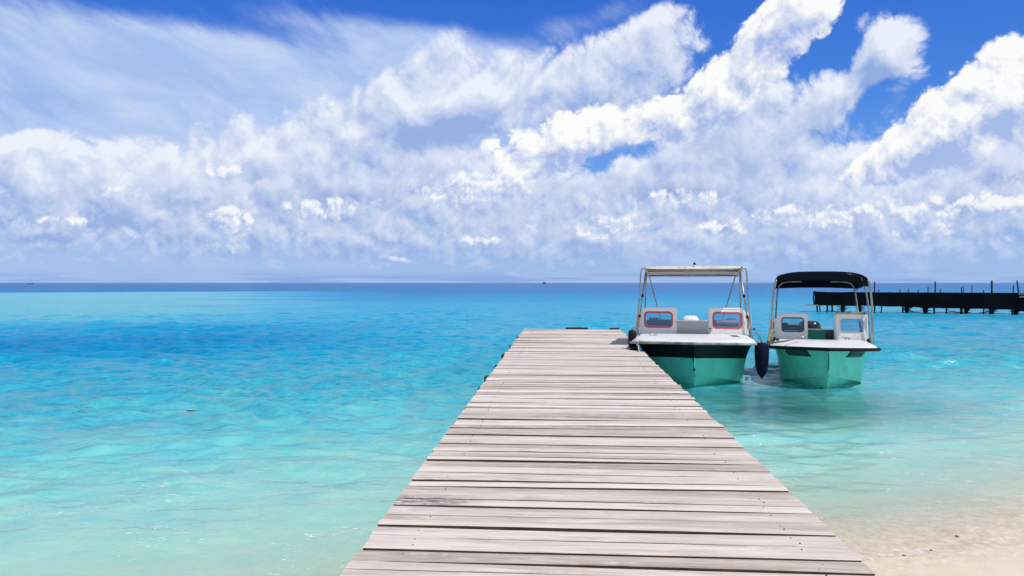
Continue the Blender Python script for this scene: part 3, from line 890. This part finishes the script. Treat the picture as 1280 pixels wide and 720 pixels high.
def build_console(bt, root, xc, wd, y0, zb, zt, out_side, m_body, m_trim, win, cap=None, rad=.09, side=True, rake=.10, depth=.75, frame_w=.022, seat=None):
    """windscreen console: front panel with a window, outer wing with a small window, thin top"""
    h = zt - zb
    mb = MB()
    fr = Frame((xc, y0 + rake * .5, (zb + zt) / 2), (1, 0, 0), (0, rake, h))       # faces the bow (n = -y)
    hl = math.hypot(rake, h)
    r4 = [.012, .012, rad, .02] if out_side > 0 else [.012, .012, .02, rad]
    outer = rrect(wd, hl, r4)
    wx, wz, ww, wh, wr = win
    inner = shift(rrect(ww, wh, wr), wx, wz)
    holed(mb, fr, outer, inner, .03)
    # inner cheek and outer wing, both running aft
    xin = xc - out_side * wd / 2; xo = xc + out_side * wd / 2
    def wing(x, wdep, hole, sgn, zt_, top_in=0.0):
        fl = math.radians(16) * sgn if hole else 0.0
        f2 = Frame((x + math.sin(fl) * wdep / 2, y0 + rake * .5 + math.cos(fl) * wdep / 2 + (.004 if hole else .032), (zb + zt_) / 2), (-sgn * math.sin(fl), -sgn * math.cos(fl), 0), (0, rake * (zt_ - zb) / h, zt_ - zb))
        return f2
    f2 = wing(xin - out_side * .0, .16, None, -out_side, zt - .01)
    slab(mb, f2, rrect(.16, hl - .02, .012), 0, -.03)
    objs = []
    if side:
        f3 = wing(xo, depth, True, out_side, zt - rad * .8)
        hl3 = math.hypot(rake, h) - rad * .8
        o3 = rrect(depth, hl3, [.012, .012, .03, .22] if out_side > 0 else [.012, .012, .22, .03])
        # front edge is at +u for the right wing (u points forward) and -u for the left
        i3 = shift(rrect(depth * .52, wh * .92, wr), 0.5 * out_side * .0 + (depth * .14) * (1 if out_side > 0 else -1), wz - .02)
        holed(mb, f3, o3, i3, .03)
        objs.append((f3, i3, [(p[0], p[1]) for p in shift(rrect(depth * .52 + 2 * frame_w, wh * .92 + 2 * frame_w, wr + frame_w), (depth * .14) * (1 if out_side > 0 else -1), wz - .02)]))
        # rounded shoulder between front and wing
    # top strip
    tw = wd - rad * .7
    mb.box((xc - out_side * rad * .35, y0 + rake + .075, zt - .004), (tw, .17, .03), bev=.012)
    c = mb.build('console', m_body, root)
    for (f_, i_, o_) in [(fr, inner, shift(rrect(ww + 2 * frame_w, wh + 2 * frame_w, wr + frame_w), wx, wz))] + objs:
        fm = MB(); holed(fm, Frame(f_(( 0, 0), .010), f_.u, f_.v), o_, i_, .036)
        fo = fm.build('window_frame', m_trim, c)
        g = MB(); slab(g, f_, i_, -.012, -.018); g.build('window_pane', M['glass'], c)
    if cap is not None:
        cb = MB(); cb.box((xc, y0 + rake + .02, zt + .030), (wd * .90, .14, .045), bev=.012); cb.build('console_cap', cap, c)
    if seat is not None:
        sb = MB(); sb.box((xc - out_side * .01, y0 + .62, zb + (wz + hl / 2 - wh / 2 + wh * .16)), (wd * .80, .34, wh * .46), bev=.04)
        sb.box((xc + .12 * out_side, y0 + .70, zb + (wz + hl / 2 - wh / 2 + wh * .28)), (wd * .34, .12, wh * .46), bev=.05)
        sb.build('seat_back', seat, root)
    return c

def cleat(root, p, rz=0.0):
    mb = MB()
    R = Matrix.Rotation(rz, 3, 'Z')
    for s in (-.03, .03):
        q = R @ Vector((s, 0, 0)); mb.tube([Vector(p) + q, Vector(p) + q + Vector((0, 0, .035))], .011, 8)
    mb.tube([Vector(p) + R @ Vector((-.09, 0, .042)), Vector(p) + R @ Vector((-.04, 0, .038)), Vector(p) + R @ Vector((.04, 0, .038)), Vector(p) + R @ Vector((.09, 0, .042))], [.008, .013, .013, .008], 8)
    return mb.build('cleat', M['steel'], root)

def outboard(bt, root, m_, z_top=1.15, w_=.36):
    mb = MB(); y = bt.L + .16
    secs = []
    for (z, sx, sy) in ((z_top - .46, .55, .7), (z_top - .40, .86, .9), (z_top - .25, 1.0, 1.0), (z_top - .12, 1.0, 1.02), (z_top - .05, .90, .94), (z_top - .012, .68, .74), (z_top, .40, .45)):
        lp = rrect(w_ * sx, .56 * sy, min(w_ * sx, .56 * sy) * .36, 5)
        secs.append([(a, y + b, z) for a, b in lp])
    mb.grid(secs, 0, True, True); n = len(secs[0])
    mb.f += [tuple(range(n)), tuple((len(secs) - 1) * n + k for k in range(n))]; mb.mi += [0, 0]; mb.sm += [True] * 2
    o = mb.build('outboard_motor', m_, root)
    b = MB(); b.box((0, y + .02, z_top - .78), (.14, .26, .66), bev=.03); b.box((0, y - .14, z_top - .62), (.26, .16, .30), bev=.02)
    b.build('motor_leg', M['motor_black'], o)
    return o

def canopy(root, name, hoops, m_, valance=(0, 0), th=.014, flat=3.0, nx=22):
    """cloth over hoops; each hoop (y, half width, crown height, edge drop)"""
    rows = []
    ys = []
    N = 5
    hp = []
    for i in range(len(hoops) - 1):
        for k in range(N):
            t = k / N; a, b = hoops[i], hoops[i + 1]
            h = [a[j] + (b[j] - a[j]) * t for j in range(4)]
            h[2] -= .018 * math.sin(PI * t)                    # the cloth sags between hoops
            hp.append(h)
    hp.append(list(hoops[-1]))
    def arc(h, ins=0.0):
        y, w_, z, dr = h; r = []
        for k in range(nx + 1):
            a = PI * (1 - k / nx)
            cx, sx = math.cos(a), math.sin(a)
            r.append((math.copysign(abs(cx) ** (2 / flat), cx) * (w_ - ins), y, z - dr + (abs(sx) ** (2 / flat)) * (dr - ins)))
        return r
    top = [arc(h) for h in hp]; bot = [arc(h, th) for h in hp]
    def val(r, y, d): return [(p[0] * .998, y, p[2] - d * (abs(1 - (abs(p[0]) / hoops[0][1]) ** 6)) ** .5) for p in r]
    if valance[0]: top.insert(0, val(top[0], hoops[0][0] - .012, valance[0])); bot.insert(0, [(p[0] * .985, p[1] + th, p[2] - .001) for p in top[0]])
    if valance[1]: top.append(val(top[-1], hoops[-1][0] + .012, valance[1])); bot.append([(p[0] * .985, p[1] - th, p[2]) for p in top[-1]])
    mb = MB(); mb.grid(top, 0, True); n0 = len(mb.v)
    mb.grid([r for r in bot], 0, True)
    m_n = nx + 1
    R = len(top)
    for k in range(nx):
        mb.f += [(k, k + 1, n0 + k + 1, n0 + k), ((R - 1) * m_n + k + 1, (R - 1) * m_n + k, n0 + (R - 1) * m_n + k, n0 + (R - 1) * m_n + k + 1)]
    for i in range(R - 1):
        mb.f += [((i + 1) * m_n, i * m_n, n0 + i * m_n, n0 + (i + 1) * m_n), (i * m_n + nx, (i + 1) * m_n + nx, n0 + (i + 1) * m_n + nx, n0 + i * m_n + nx)]
    ex = 2 * nx + 2 * (R - 1); mb.mi += [0] * ex; mb.sm += [False] * ex
    return mb.build(name, m_, root)

def pole(root, pts, r=.017, n=10, name='canopy_pole', m_=None):
    b = MB(); b.tube(smooth_path(pts, 5) if len(pts) > 2 else pts, r, n); return b.build(name, m_ or M['steel'], root)

def local(root_loc, th, p):
    """world point to boat coordinates"""
    d = Vector(p) - Vector(root_loc); c, s = math.cos(th), math.sin(th)
    return Vector((d.x * c - d.y * s, d.x * s + d.y * c, d.z))

# ---- the nearer boat, black stripe and pale canopy
TH1 = math.radians(12.5)
O1 = Vector((3.384, 14.1, 0))
b1 = thing('motorboat', 'green and white motorboat with black hull stripe, red window frames and flat pale canopy', 'boat', O1, -TH1, 'motorboats moored side by side')
B1 = Boat(5.3, 1.25, .885, .775, .74, 1.00, .27)
build_hull(B1, b1, M['green'], M['stripe'], M['antifoul'])
build_rail(B1, b1, M['worn_rail'], .05, .05)
build_deck(B1, b1, 2.05, .025, M['gel_white'], M['inner_grey'])
ZB1, ZT1 = .90, 1.455
for sd in (-1, 1):
    build_console(B1, b1, sd * .715, .73, 2.12, ZB1, ZT1, sd, M['gel_white'], M['red_trim'], (.00, .03, .54, .285, .055), seat=M['inner_blue'], rad=.10, depth=.48, frame_w=.034)
b = MB(); b.box((0, 2.22, .5 * (.885 + 1.175)), (.71, .05, .285), bev=.01); gate1 = b.build('walkthrough_panel', M['grey_panel'], b1)
b = MB(); b.box((0, 2.215, 1.187), (.71, .075, .022), bev=.006); b.build('panel_rim', M['gel_white'], gate1)
outboard(B1, b1, M['motor_white'], 1.16, .42)
# canopy: front hoop, second hoop, aft hoop; the cloth slopes down aft
HW = 1.0
canopy(b1, 'canopy', [(1.62, HW, 2.345, .075), (2.35, HW * 1.0, 2.295, .07), (3.3, HW * 1.0, 2.20, .07)], M['canvas_pale'], valance=(.055, .03), flat=5.0)
b = MB(); b.tube([(-HW + .05, 1.655, 2.285), (HW - .05, 1.655, 2.285)], .03, 10); b.tube([(-HW + .05, 2.32, 2.25), (HW - .05, 2.32, 2.25)], .02, 10); b.tube([(-HW + .05, 3.28, 2.165), (HW - .05, 3.28, 2.165)], .022, 10)
b.build('canopy_bow', M['steel'], b1)
for sd in (-1, 1):
    pole(b1, [(sd * 1.20, 1.95, .83), (sd * 1.11, 1.80, 1.55), (sd * 1.07, 1.68, 2.10), (sd * 1.045, 1.62, 2.27), (sd * .95, 1.62, 2.325)], .015)
    pole(b1, [(sd * 1.17, 2.02, .83), (sd * .99, 2.33, 2.245)], .016)
    pole(b1, [(sd * .98, 2.34, 2.23), (sd * 1.06, 3.1, .84)], .015)
    pole(b1, [(sd * .955, 3.26, 2.16), (sd * .64, 4.75, .72)], .015)
    for q in (.32, .63):
        a = Vector((sd * 1.17, 2.02, .83)).lerp(Vector((sd * .99, 2.33, 2.245)), q)
        j = MB(); j.tube([a - Vector((sd * -.004, .006, .03)), a + Vector((sd * -.004, .006, .03))], .026, 10); j.build('pole_clamp', M['rubber'], b1)
b = MB(); b.lathe([(.014, 0), (.012, .04)], (.03, 1.63, 2.335), 8); stem_ = b.build('light_stem', M['gel_white'], b1)
b = MB(); b.lathe([(.022, 0), (.03, .012), (.025, .036), (.01, .045)], (.03, 1.63, 2.373), 12); b.build('navigation_light', M['rubber'], b1)
cleat(b1, (-.80, 1.30, .90), .5); cleat(b1, (.80, 1.30, .90), -.5)
b = MB(); b.lathe([(.02, 0), (.02, .02)], (.36, 2.10, 1.02), 8); b.build('vent', M['rubber'], b1)
b = MB(); b.box((0, .165, .375), (.035, .05, .05), bev=.01); b.tube([(0, .13, .40), (0, .115, .375), (0, .14, .35)], .010, 6); b.build('bow_eye', M['rubber'], b1)
b = MB(); b.box((-.02, .055, .57), (.02, .02, .09), bev=.006); b.build('stem_patch', M['rubber'], b1)

# ---- the further boat, black rail and navy canopy
TH2 = math.radians(17.6)
O2 = Vector((5.84, 14.0, 0))
b2 = thing('motorboat', 'sea green motorboat with black rub rail and arched navy canopy, farther from the jetty', 'boat', O2, -TH2, 'motorboats moored side by side')
B2 = Boat(5.0, 1.005, .785, .70, .66, .78, 0)
build_hull(B2, b2, M['green_pale'], M['stripe'], M['antifoul'])
build_rail(B2, b2, M['rubber'], .062, .06)
build_deck(B2, b2, 2.05, .02, M['gel_white'], M['inner_green'])
ZB2, ZT2 = .775, 1.335
build_console(B2, b2, -.555, .60, 2.12, ZB2, ZT2, -1, M['gel_white'], M['black_trim'], (.03, .05, .42, .275, .05), rad=.13, seat=M['motor_black'], frame_w=.018, depth=.46)
build_console(B2, b2, .635, .61, 2.12, ZB2, ZT2, 1, M['gel_white'], M['grey_panel'], (.0, .05, .42, .26, .012), cap=M['worn_rail'], rad=.03, frame_w=.008, side=False)
b = MB(); b.box((.922, 2.55, 1.04), (.03, .80, .52), bev=.01); b.build('console_side', M['gel_white'], b2)
b = MB(); b.tube([(.93, 2.2, 1.17), (.975, 2.2, 1.17), (.975, 2.2, 1.21)], .012, 8); b.build('handle', M['rubber'], b2)
b = MB(); b.box((.04, 2.60, .80), (.60, .04, .36), bev=.006); gate2 = b.build('walkthrough_panel', M['inner_green'], b2)
b = MB(); b.box((.04, 2.59, .99), (.62, .09, .024), bev=.006); b.build('panel_rim', M['gel_white'], gate2)
b = MB(); b.box((.23, 2.54, .82), (.13, .05, .32), bev=.008); b.build('dark_strip', M['motor_black'], b2)  # dark upright strip in front of the panel's right end
outboard(B2, b2, M['motor_black'], 1.06, .52)
canopy(b2, 'canopy', [(1.62, .895, 2.235, .30), (2.3, .895, 2.245, .30), (3.25, .87, 2.05, .18)], M['canvas_navy'], valance=(0, .16), flat=3.2)
for sd in (-1, 1):
    pole(b2, [(sd * .97, 1.75, .74), (sd * .95, 1.66, 1.45), (sd * .915, 1.63, 1.85), (sd * .875, 1.63, 2.06)], .021)
    pole(b2, [(sd * .97, 2.05, .74), (sd * .94, 2.15, 1.55), (sd * .88, 2.3, 2.0)], .017)
    pole(b2, [(sd * .88, 2.5, .74), (sd * .84, 2.95, 1.40), (sd * .80, 3.12, 1.83), (sd * .74, 3.14, 1.97), (sd * .60, 3.14, 2.02), (sd * .3, 3.14, 2.03)], .017)
    pole(b2, [(sd * .86, 2.3, 2.04), (sd * .80, 2.3, 2.155), (sd * .55, 2.3, 2.20)], .015)
cleat(b2, (-.42, 1.02, .885), .35); cleat(b2, (.42, 1.02, .885), -.1)
for (x, y, z) in ((-.90, 1.95, .80), (-.92, 1.6, .77), (-.85, 1.5, .80), (.93, 2.02, .80), (.92, 1.85, .78)):
    b = MB(); b.lathe([(.03, 0), (.034, .03), (.02, .07)], (x, y, z - .02), 8); b.build('deck_fitting', M['rubber'], b2)
b = MB(); b.tube([(-.01, -.02, .70), (.0, .03, .52), (0, .14, .38)], .010, 6); b.build('bow_strip', M['antifoul'], b2)

def number_plate(bt, root, sd, y0, y1, d0, d1):
    """parallelogram lying on the bow under the rail, with faded illegible marks"""
    def P(y, d, out):
        sec = bt.section(y); z = bt.zg(y) - d
        zs_ = [q[1] for q in sec[1:11]][::-1]; xs = [q[0] for q in sec[1:11]][::-1]
        x = float(np.interp(z, zs_, xs))
        nx_, ny_ = (.65, -.72)
        return Vector((sd * (x + nx_ * out), y + ny_ * out, z - .15 * out))
    mb = MB(); rows = []; n = 8
    for k in range(n + 1):
        q = k / n
        ya = y0 + (y1 - y0) * q; yb = ya + .07
        rows.append([P(ya, d0, .012), P(yb - .035, (d0 + d1) / 2, .014), P(yb - .10, d1, .012), P(yb - .10, d1 + .002, .0), P(ya, d0 - .002, .0)])
    mb.grid(rows, 0, False, True)
    o = mb.build('number_plate', M['plate'], root)
    mk = MB(); rr = random.Random(int(10 * y0) + sd)
    zig = []
    for k in range(15):
        q = .10 + .80 * k / 14; ya = y0 + (y1 - y0) * q
        zig.append(P(ya - .03, d0 + (d1 - d0) * (rr.uniform(.2, .42) if k % 2 else rr.uniform(.6, .8)), .019))
    mk.tube(zig, .0055, 5)
    mk.build('faded_lettering', M['plate_mark'], o)
number_plate(B2, b2, -1, .42, .98, .055, .165)
number_plate(B2, b2, 1, .50, .98, .055, .165)

# ------------------------------------------------------------------ fenders and ropes
def rope(name, pts, r, m_, label, cat='rope', n=7):
    b = MB(); b.tube(smooth_path(pts, 6), r, n)
    o = b.build(name, m_, None); return tag(o, label, cat)

# long pointed fender between the boats
fp = ptd(952.2, 433, 14.75)
b = MB(); b.lathe([(.02, -.60), (.05, -.57), (.088, -.50), (.118, -.38), (.134, -.22), (.138, -.08), (.132, .02), (.10, .06), (.04, .075)], (0, 0, 0), 18, sx=1.0, sy=.92)
fn = thing('fender', 'long navy covered fender with a pointed bottom hanging between the two boats', 'fender', fp)
b.build('cover', M['fender_navy'], fn)
b = MB(); b.tube([(0, 0, .07), (-.01, .03, .16), (-.06, .06, .22)], .012, 6); b.build('lanyard', M['rope_grey'], fn)
b = MB(); b.lathe([(.012, -.01), (.03, -.005), (.03, .015), (.012, .02)], (0, 0, -.615), 10); b.build('end_ring', M['rubber'], fn)
# two fat black fenders between the near boat and the jetty
f2 = thing('fender', 'upright black fender squeezed between the jetty edge and the pale canopied boat', 'fender', ptd(790.3, 423, 15.5))
b = MB(); b.lathe([(.03, -.20), (.07, -.18), (.085, -.1), (.085, .08), (.07, .15), (.03, .175)], (0, 0, 0), 16); b.build('cover', M['rubber'], f2)
b = MB(); b.tube([(0, 0, .17), (.02, .02, .23), (.10, .03, .20), (.16, .03, .05)], .012, 6); b.build('lanyard', M['rope_grey'], f2)
f3 = thing('fender', 'lower black fender lying on its side against the jetty planks below the upright one', 'fender', ptd(796.5, 437.5, 15.15))
b = MB(); b.lathe([(.03, -.16), (.075, -.13), (.09, -.06), (.09, .06), (.075, .13), (.03, .16)], (0, 0, 0), 16)
lf = b.build('cover', M['rubber'], f3); lf.rotation_euler = (0, math.radians(62), math.radians(10))
b = MB(); b.tube([(.10, 0, .06), (.15, .02, .14), (.17, .02, .22)], .011, 6); b.build('lanyard', M['rope_grey'], f3)

W1 = lambda p: b1_m @ Vector(p)
b1_m = Matrix.Translation(O1) @ Matrix.Rotation(-TH1, 4, 'Z')
b2_m = Matrix.Translation(O2) @ Matrix.Rotation(-TH2, 4, 'Z')
c1r = b1_m @ Vector((.80, 1.30, .94)); c1l = b1_m @ Vector((-.80, 1.30, .94)); c2l = b2_m @ Vector((-.42, 1.02, .925))
g1r = b1_m @ Vector((1.245, 1.15, .825)); g2l = b2_m @ Vector((-1.04, .72, .80))
g2m = b2_m @ Vector((-.75, .55, .845))
rope('mooring_rope', [c1r, c1r.lerp(g1r, .45) + Vector((0, -.02, -.005)), g1r, g1r.lerp(g2l, .5) + Vector((0, -.05, -.07)), g2l + Vector((0, -.02, .0)), g2m + Vector((0, -.04, .03)), c2l],
     .016, M['rope_grey'], 'grey mooring rope sagging from the cleat of one boat to the cleat of the other')
lp = b1_m @ Vector((-1.06, .66, .86))
rope('mooring_rope', [c1l, c1l.lerp(lp, .6) + Vector((0, -.01, -.01)), lp, lp + Vector((-.01, -.04, -.12)), ptd(801, 446, 14.55)], .011, M['rope_pale'], 'thin pale rope from left cleat of the striped boat over its bow to the jetty')
rope('mooring_rope', [ptd(798.5, 431, 15.05), ptd(801.5, 438, 14.95), ptd(804.5, 444, 14.8), ptd(806.5, 448.5, 14.6)], .021, M['rope_cyan'], 'pale blue rope from the striped boat slanting down to the jetty edge')
rope('fender_line', [ptd(945.5, 415.5, 15.6), ptd(948.5, 420, 15.4), ptd(953, 428, 15.0), ptd(958.5, 433.5, 14.85)], .011, M['rope_red'], 'dark red line draped over the gunwale above the navy fender')
rope('coiled_line', [ptd(960.5, 428, 15.2), ptd(961.0, 423, 15.35), ptd(963.0, 419, 15.5), ptd(964.5, 414, 15.7), ptd(966, 412.5, 15.75)], .035, M['rope_olive'], 'olive bundle of line tied to the left canopy leg of the navy canopied boat')
b = MB(); b.lathe([(.01, -.02), (.026, -.02), (.032, .01), (.02, .03), (.01, .035)], (0, 0, 0), 12)
rb = b.build('marker_float', M['rope_red'], None); rb.location = ptd(942.8, 411.5, 15.75); tag(rb, 'small red float tied at the right gunwale of the striped boat', 'float')

# ------------------------------------------------------------------ the dark pier on the right
def pier_line(px):
    """depth of the pier front under a picture column"""
    return 52.0 - (px - 1018) / 262.0 * 4.2
def build_pier():
    A = Vector(((1018 - 640) / F_PX * 52.0, 52.0, 0)); Bv = Vector(((1280 - 640) / F_PX * 47.8, 47.8, 0))
    dr = (Bv - A).normalized(); ln0 = (Bv - A).length; back = Vector((-dr.y, dr.x, 0))
    L_ = ln0 + 16.0
    root = thing('pier', 'dark pier hung with black netting standing on thin legs in the blue water at right', 'pier', (A.x, A.y, 0), math.atan2(dr.y, dr.x))
    def s_at(px):
        # where the ray through a picture column meets the pier front
        t = (px - 640) / F_PX
        return (t * A.y - A.x) / (dr.x - t * dr.y)
    # netting: a long cloth with slack hem and top edge
    n = 260; rows = [[], [], [], []]; back_rows = []
    hems = [vnoise(np.array([s * .9]), np.array([.3]), 3, 3)[0] for s in np.linspace(0, L_, n)]
    for k in range(n):
        s = L_ * k / (n - 1)
        zt = float(np.interp(s, [0, 1.0, ln0, L_], [1.44, 1.42, 1.34, 1.30])) - .05 * abs(math.sin(s * 1.35)) - .02 * hems[k]
        zl = float(np.interp(s, [0, .25, 5.5, ln0 * .55, ln0 * .93, ln0, L_], [.52, .46, .42, .36, .30, .20, .25])) - .10 * (hems[k] - .5)
        bul = .01 * (hems[k] - .5)
        for i, q in enumerate((0, .33, .67, 1)):
            rows[i].append((s, -.06 - bul * math.sin(PI * q), zt + (zl - zt) * q))
    b = MB(); b.grid(rows, 0, False)
    net = b.build('shade_net', M['net_black'], root)
    so = net.modifiers.new('thickness', 'SOLIDIFY'); so.thickness = .02
    # end panel of netting and deck
    b = MB(); b.grid([[(-.01, -.05, 1.42), (-.03, 1.0, 1.42), (-.01, 2.1, 1.42)], [(-.05, -.05, .95), (-.08, 1.0, .95), (-.05, 2.1, .95)], [(-.01, -.05, .5), (-.02, 1.0, .48), (-.01, 2.1, .5)]], 0, True)
    b.build('end_net', M['net_black'], root).modifiers.new('thickness', 'SOLIDIFY').thickness = .02
    b = MB(); b.box((L_ / 2, 1.05, .50), (L_, 2.0, .09), bev=.01); b.build('deck', M['post_dark'], root)
    b = MB(); b.box((-.15, .5, .47), (.9, 1.3, .05), bev=.01); b.build('landing_step', M['worn_rail'], root)
    b = MB(); b.box((L_ / 2, 2.05, 1.30), (L_, .05, .10), bev=.01); b.box((L_ / 2, .02, 1.25), (L_, .05, .08), bev=.01); b.build('handrail', M['post_dark'], root)
    b = MB()
    for px0, px1, zz in ((1272, 1279, 1.30), (1273, 1281, 1.12)):
        s0, s1 = s_at(px0), s_at(px1); b.box(((s0 + s1) / 2, -.16, zz), (s1 - s0, .05, .10), bev=.01)
    b.build('rail_board', M['worn_rail'], root)
    g = random.Random(5)
    # tall and short posts standing above the netting
    def top_z(px, y):
        return EYE - (y - HORIZON) / F_PX * (A.y + dr.y * s_at(px))
    for px, y, r in ((1094, 351.5, .05), (1169, 352, .06), (1240, 350.6, .075), (1274.5, 350.6, .06), (1102, 362, .035), (1130, 362, .04), (1136, 360.5, .03), (1148, 362.5, .04),
                     (1160, 358.6, .045), (1182.5, 361.3, .045), (1202.5, 359, .04), (1212.5, 358, .03), (1214.8, 356.6, .035), (1230, 362.5, .045), (1266.5, 357, .045)):
        s = s_at(px); bk = g.choice((.06, .06, .5, 1.9))
        b = MB(); lean = g.uniform(-.03, .03) - (.10 if px == 1274.5 else 0)
        z1 = top_z(px, y)
        b.tube([(s - lean * .5, bk, .5), (s + lean * .2, bk, 1.2), (s + lean, bk + .02, z1)], [r * .8, r * .76, r * .68], 8)
        b.build('post', M['post_dark'], root)
    for k in range(6):
        s = ln0 + 1.0 + 2.4 * k
        b = MB(); b.tube([(s, .06, .5), (s, .06, 2.0 + .2 * (k % 2))], .05, 8); b.build('post', M['post_dark'], root)
    # legs
    for px, r in ((1022, .055), (1025.3, .04), (1034, .06), (1041, .06), (1053, .13), (1075, .11), (1093, .05), (1102, .04), (1129, .055), (1137, .12), (1161, .15), (1168.5, .06),
                  (1183, .055), (1202, .08), (1213, .13), (1230, .04), (1240, .15), (1266, .05), (1276.5, .15)):
        s = s_at(px)
        front = px < 1050 or g.random() < .6
        bk = (.12 if front else 1.2) + .3 * (px < 1050)
        b = MB(); b.tube([(s + g.uniform(-.05, .05), bk, .52), (s, bk, -.2), (s + g.uniform(-.04, .04), bk, -2.2)], [r, r * .95, r * 1.1], 9)
        if r > .10:                                         # bundles of netting and weed round the thick legs
            for q in range(3):
                zz = .40 - .10 * q
                b.tube([(s - r * 2.4 + g.uniform(-.1, .1), bk - .05, zz + g.uniform(-.05, .05)), (s + g.uniform(-.1, .1), bk - .12, zz - .05), (s + r * 2.4 + g.uniform(-.1, .1), bk - .05, zz + g.uniform(-.05, .05))], [.015, .05, .02], 6)
        b.build('leg', M['post_dark'], root)
    for k in range(6):
        s = ln0 + 1.4 + 2.5 * k
        for bk in (.12, 1.9):
            b = MB(); b.tube([(s, bk, .5), (s, bk, -2.2)], .08, 8); b.build('leg', M['post_dark'], root)
    for s0, s1, z0, z1 in ((s_at(1128), s_at(1142), .30, .12), (s_at(1186), s_at(1215), .18, .06), (s_at(1226), s_at(1240), .10, .16)):
        b = MB(); b.tube([(s0, .3, z0), ((s0 + s1) / 2, .3, (z0 + z1) / 2 - .04), (s1, .3, z1)], .03, 6); b.build('brace', M['post_dark'], root)
build_pier()

# ------------------------------------------------------------------ specks far out and close in
def far_boat():
    d = 1150.0
    p = Vector(((38 - 640) / F_PX * d, d, 0))
    r = thing('sailing_boat', 'tiny distant sailing boat with bare mast on the horizon at far left', 'sailing boat', p)
    b = MB(); secs = []
    for (x, w_, z) in ((-4.2, .4, 1.3), (-2.5, 1.4, 1.05), (0, 1.7, .95), (3, 1.5, 1.0), (4.6, .05, 1.4)):
        secs.append([(x, -w_, z), (x, -w_ * .7, -.3), (x, w_ * .7, -.3), (x, w_, z)])
    b.grid(secs, 0, True, True); b.f += [(0, 1, 2, 3), (16, 17, 18, 19)]; b.mi += [0, 0]; b.sm += [False] * 2
    b.build('hull', M['post_dark'], r)
    b = MB(); b.tube([(.4, 0, .9), (.4, 0, 8.6)], [.16, .10], 8); b.build('mast', M['post_dark'], r)
    b = MB(); b.box((-.8, 0, 1.3), (3, 1.6, .6), bev=.2); b.build('cabin', M['gel_white'], r)
    d = 1900.0
    p = Vector(((680.5 - 640) / F_PX * d, d, 0))
    r = thing('distant_vessel', 'dark speck of a distant vessel on the horizon left of the pale canopy', 'vessel', p)
    b = MB(); secs = []
    for (x, w_, z) in ((-5.0, 1.5, 1.8), (-2.5, 1.9, 1.6), (1, 2.0, 1.6), (4.6, .1, 2.4)):
        secs.append([(x, -w_, z), (x, -w_ * .7, -.4), (x, w_ * .7, -.4), (x, w_, z)])
    b.grid(secs, 0, True, True); b.f += [(0, 1, 2, 3), (12, 13, 14, 15)]; b.mi += [0, 0]; b.sm += [False] * 2
    b.build('hull', M['post_dark'], r)
    b = MB(); b.box((-.8, 0, 3.0), (3.4, 2.4, 2.8), bev=.2); b.build('wheelhouse', M['post_dark'], r)
far_boat()

p = pt(239.5, 514.6, .01)
b = MB(); b.grid([[(-.075, .0, .015), (-.075, .012, .014)], [(-.02, -.018, .012), (-.02, .03, .014)], [(.035, -.014, .014), (.035, .026, .012)], [(.085, -.02, .02), (.09, -.01, .02)]], 0, True)
lf = b.build('floating_scrap', M['pebble'], None); lf.location = p
lf.modifiers.new('thickness', 'SOLIDIFY').thickness = .008
tag(lf, 'small dark scrap floating alone on the turquoise water left of the jetty', 'flotsam')
for px, py, r, lab in ((1130, 694.3, .011, 'dark pebble in the wash nearest the jetty edge'), (1163.5, 687.6, .011, 'dark pebble in the wash, the middle one of three on the wet sand'), (1196, 670.3, .014, 'largest dark pebble in the wash, farthest from the jetty')):
    q = pt(px, py, 0)
    u = float(offshore(np.array([q.x]), np.array([q.y]))[0]); q.z = float(bed_height(np.array([u]))[0]) + r * .35
    q = pt(px, py, q.z)
    b = MB(); b.lathe([(r * .45, -r * .5), (r * .9, -r * .25), (r, .0), (r * .8, r * .3), (r * .35, r * .48)], (0, 0, 0), 9, sx=1.25, sy=.8)
    o = b.build('pebble', M['pebble'], None); o.location = q; o.rotation_euler = (0, 0, px); tag(o, lab, 'pebble', 'pebbles on the wet sand')
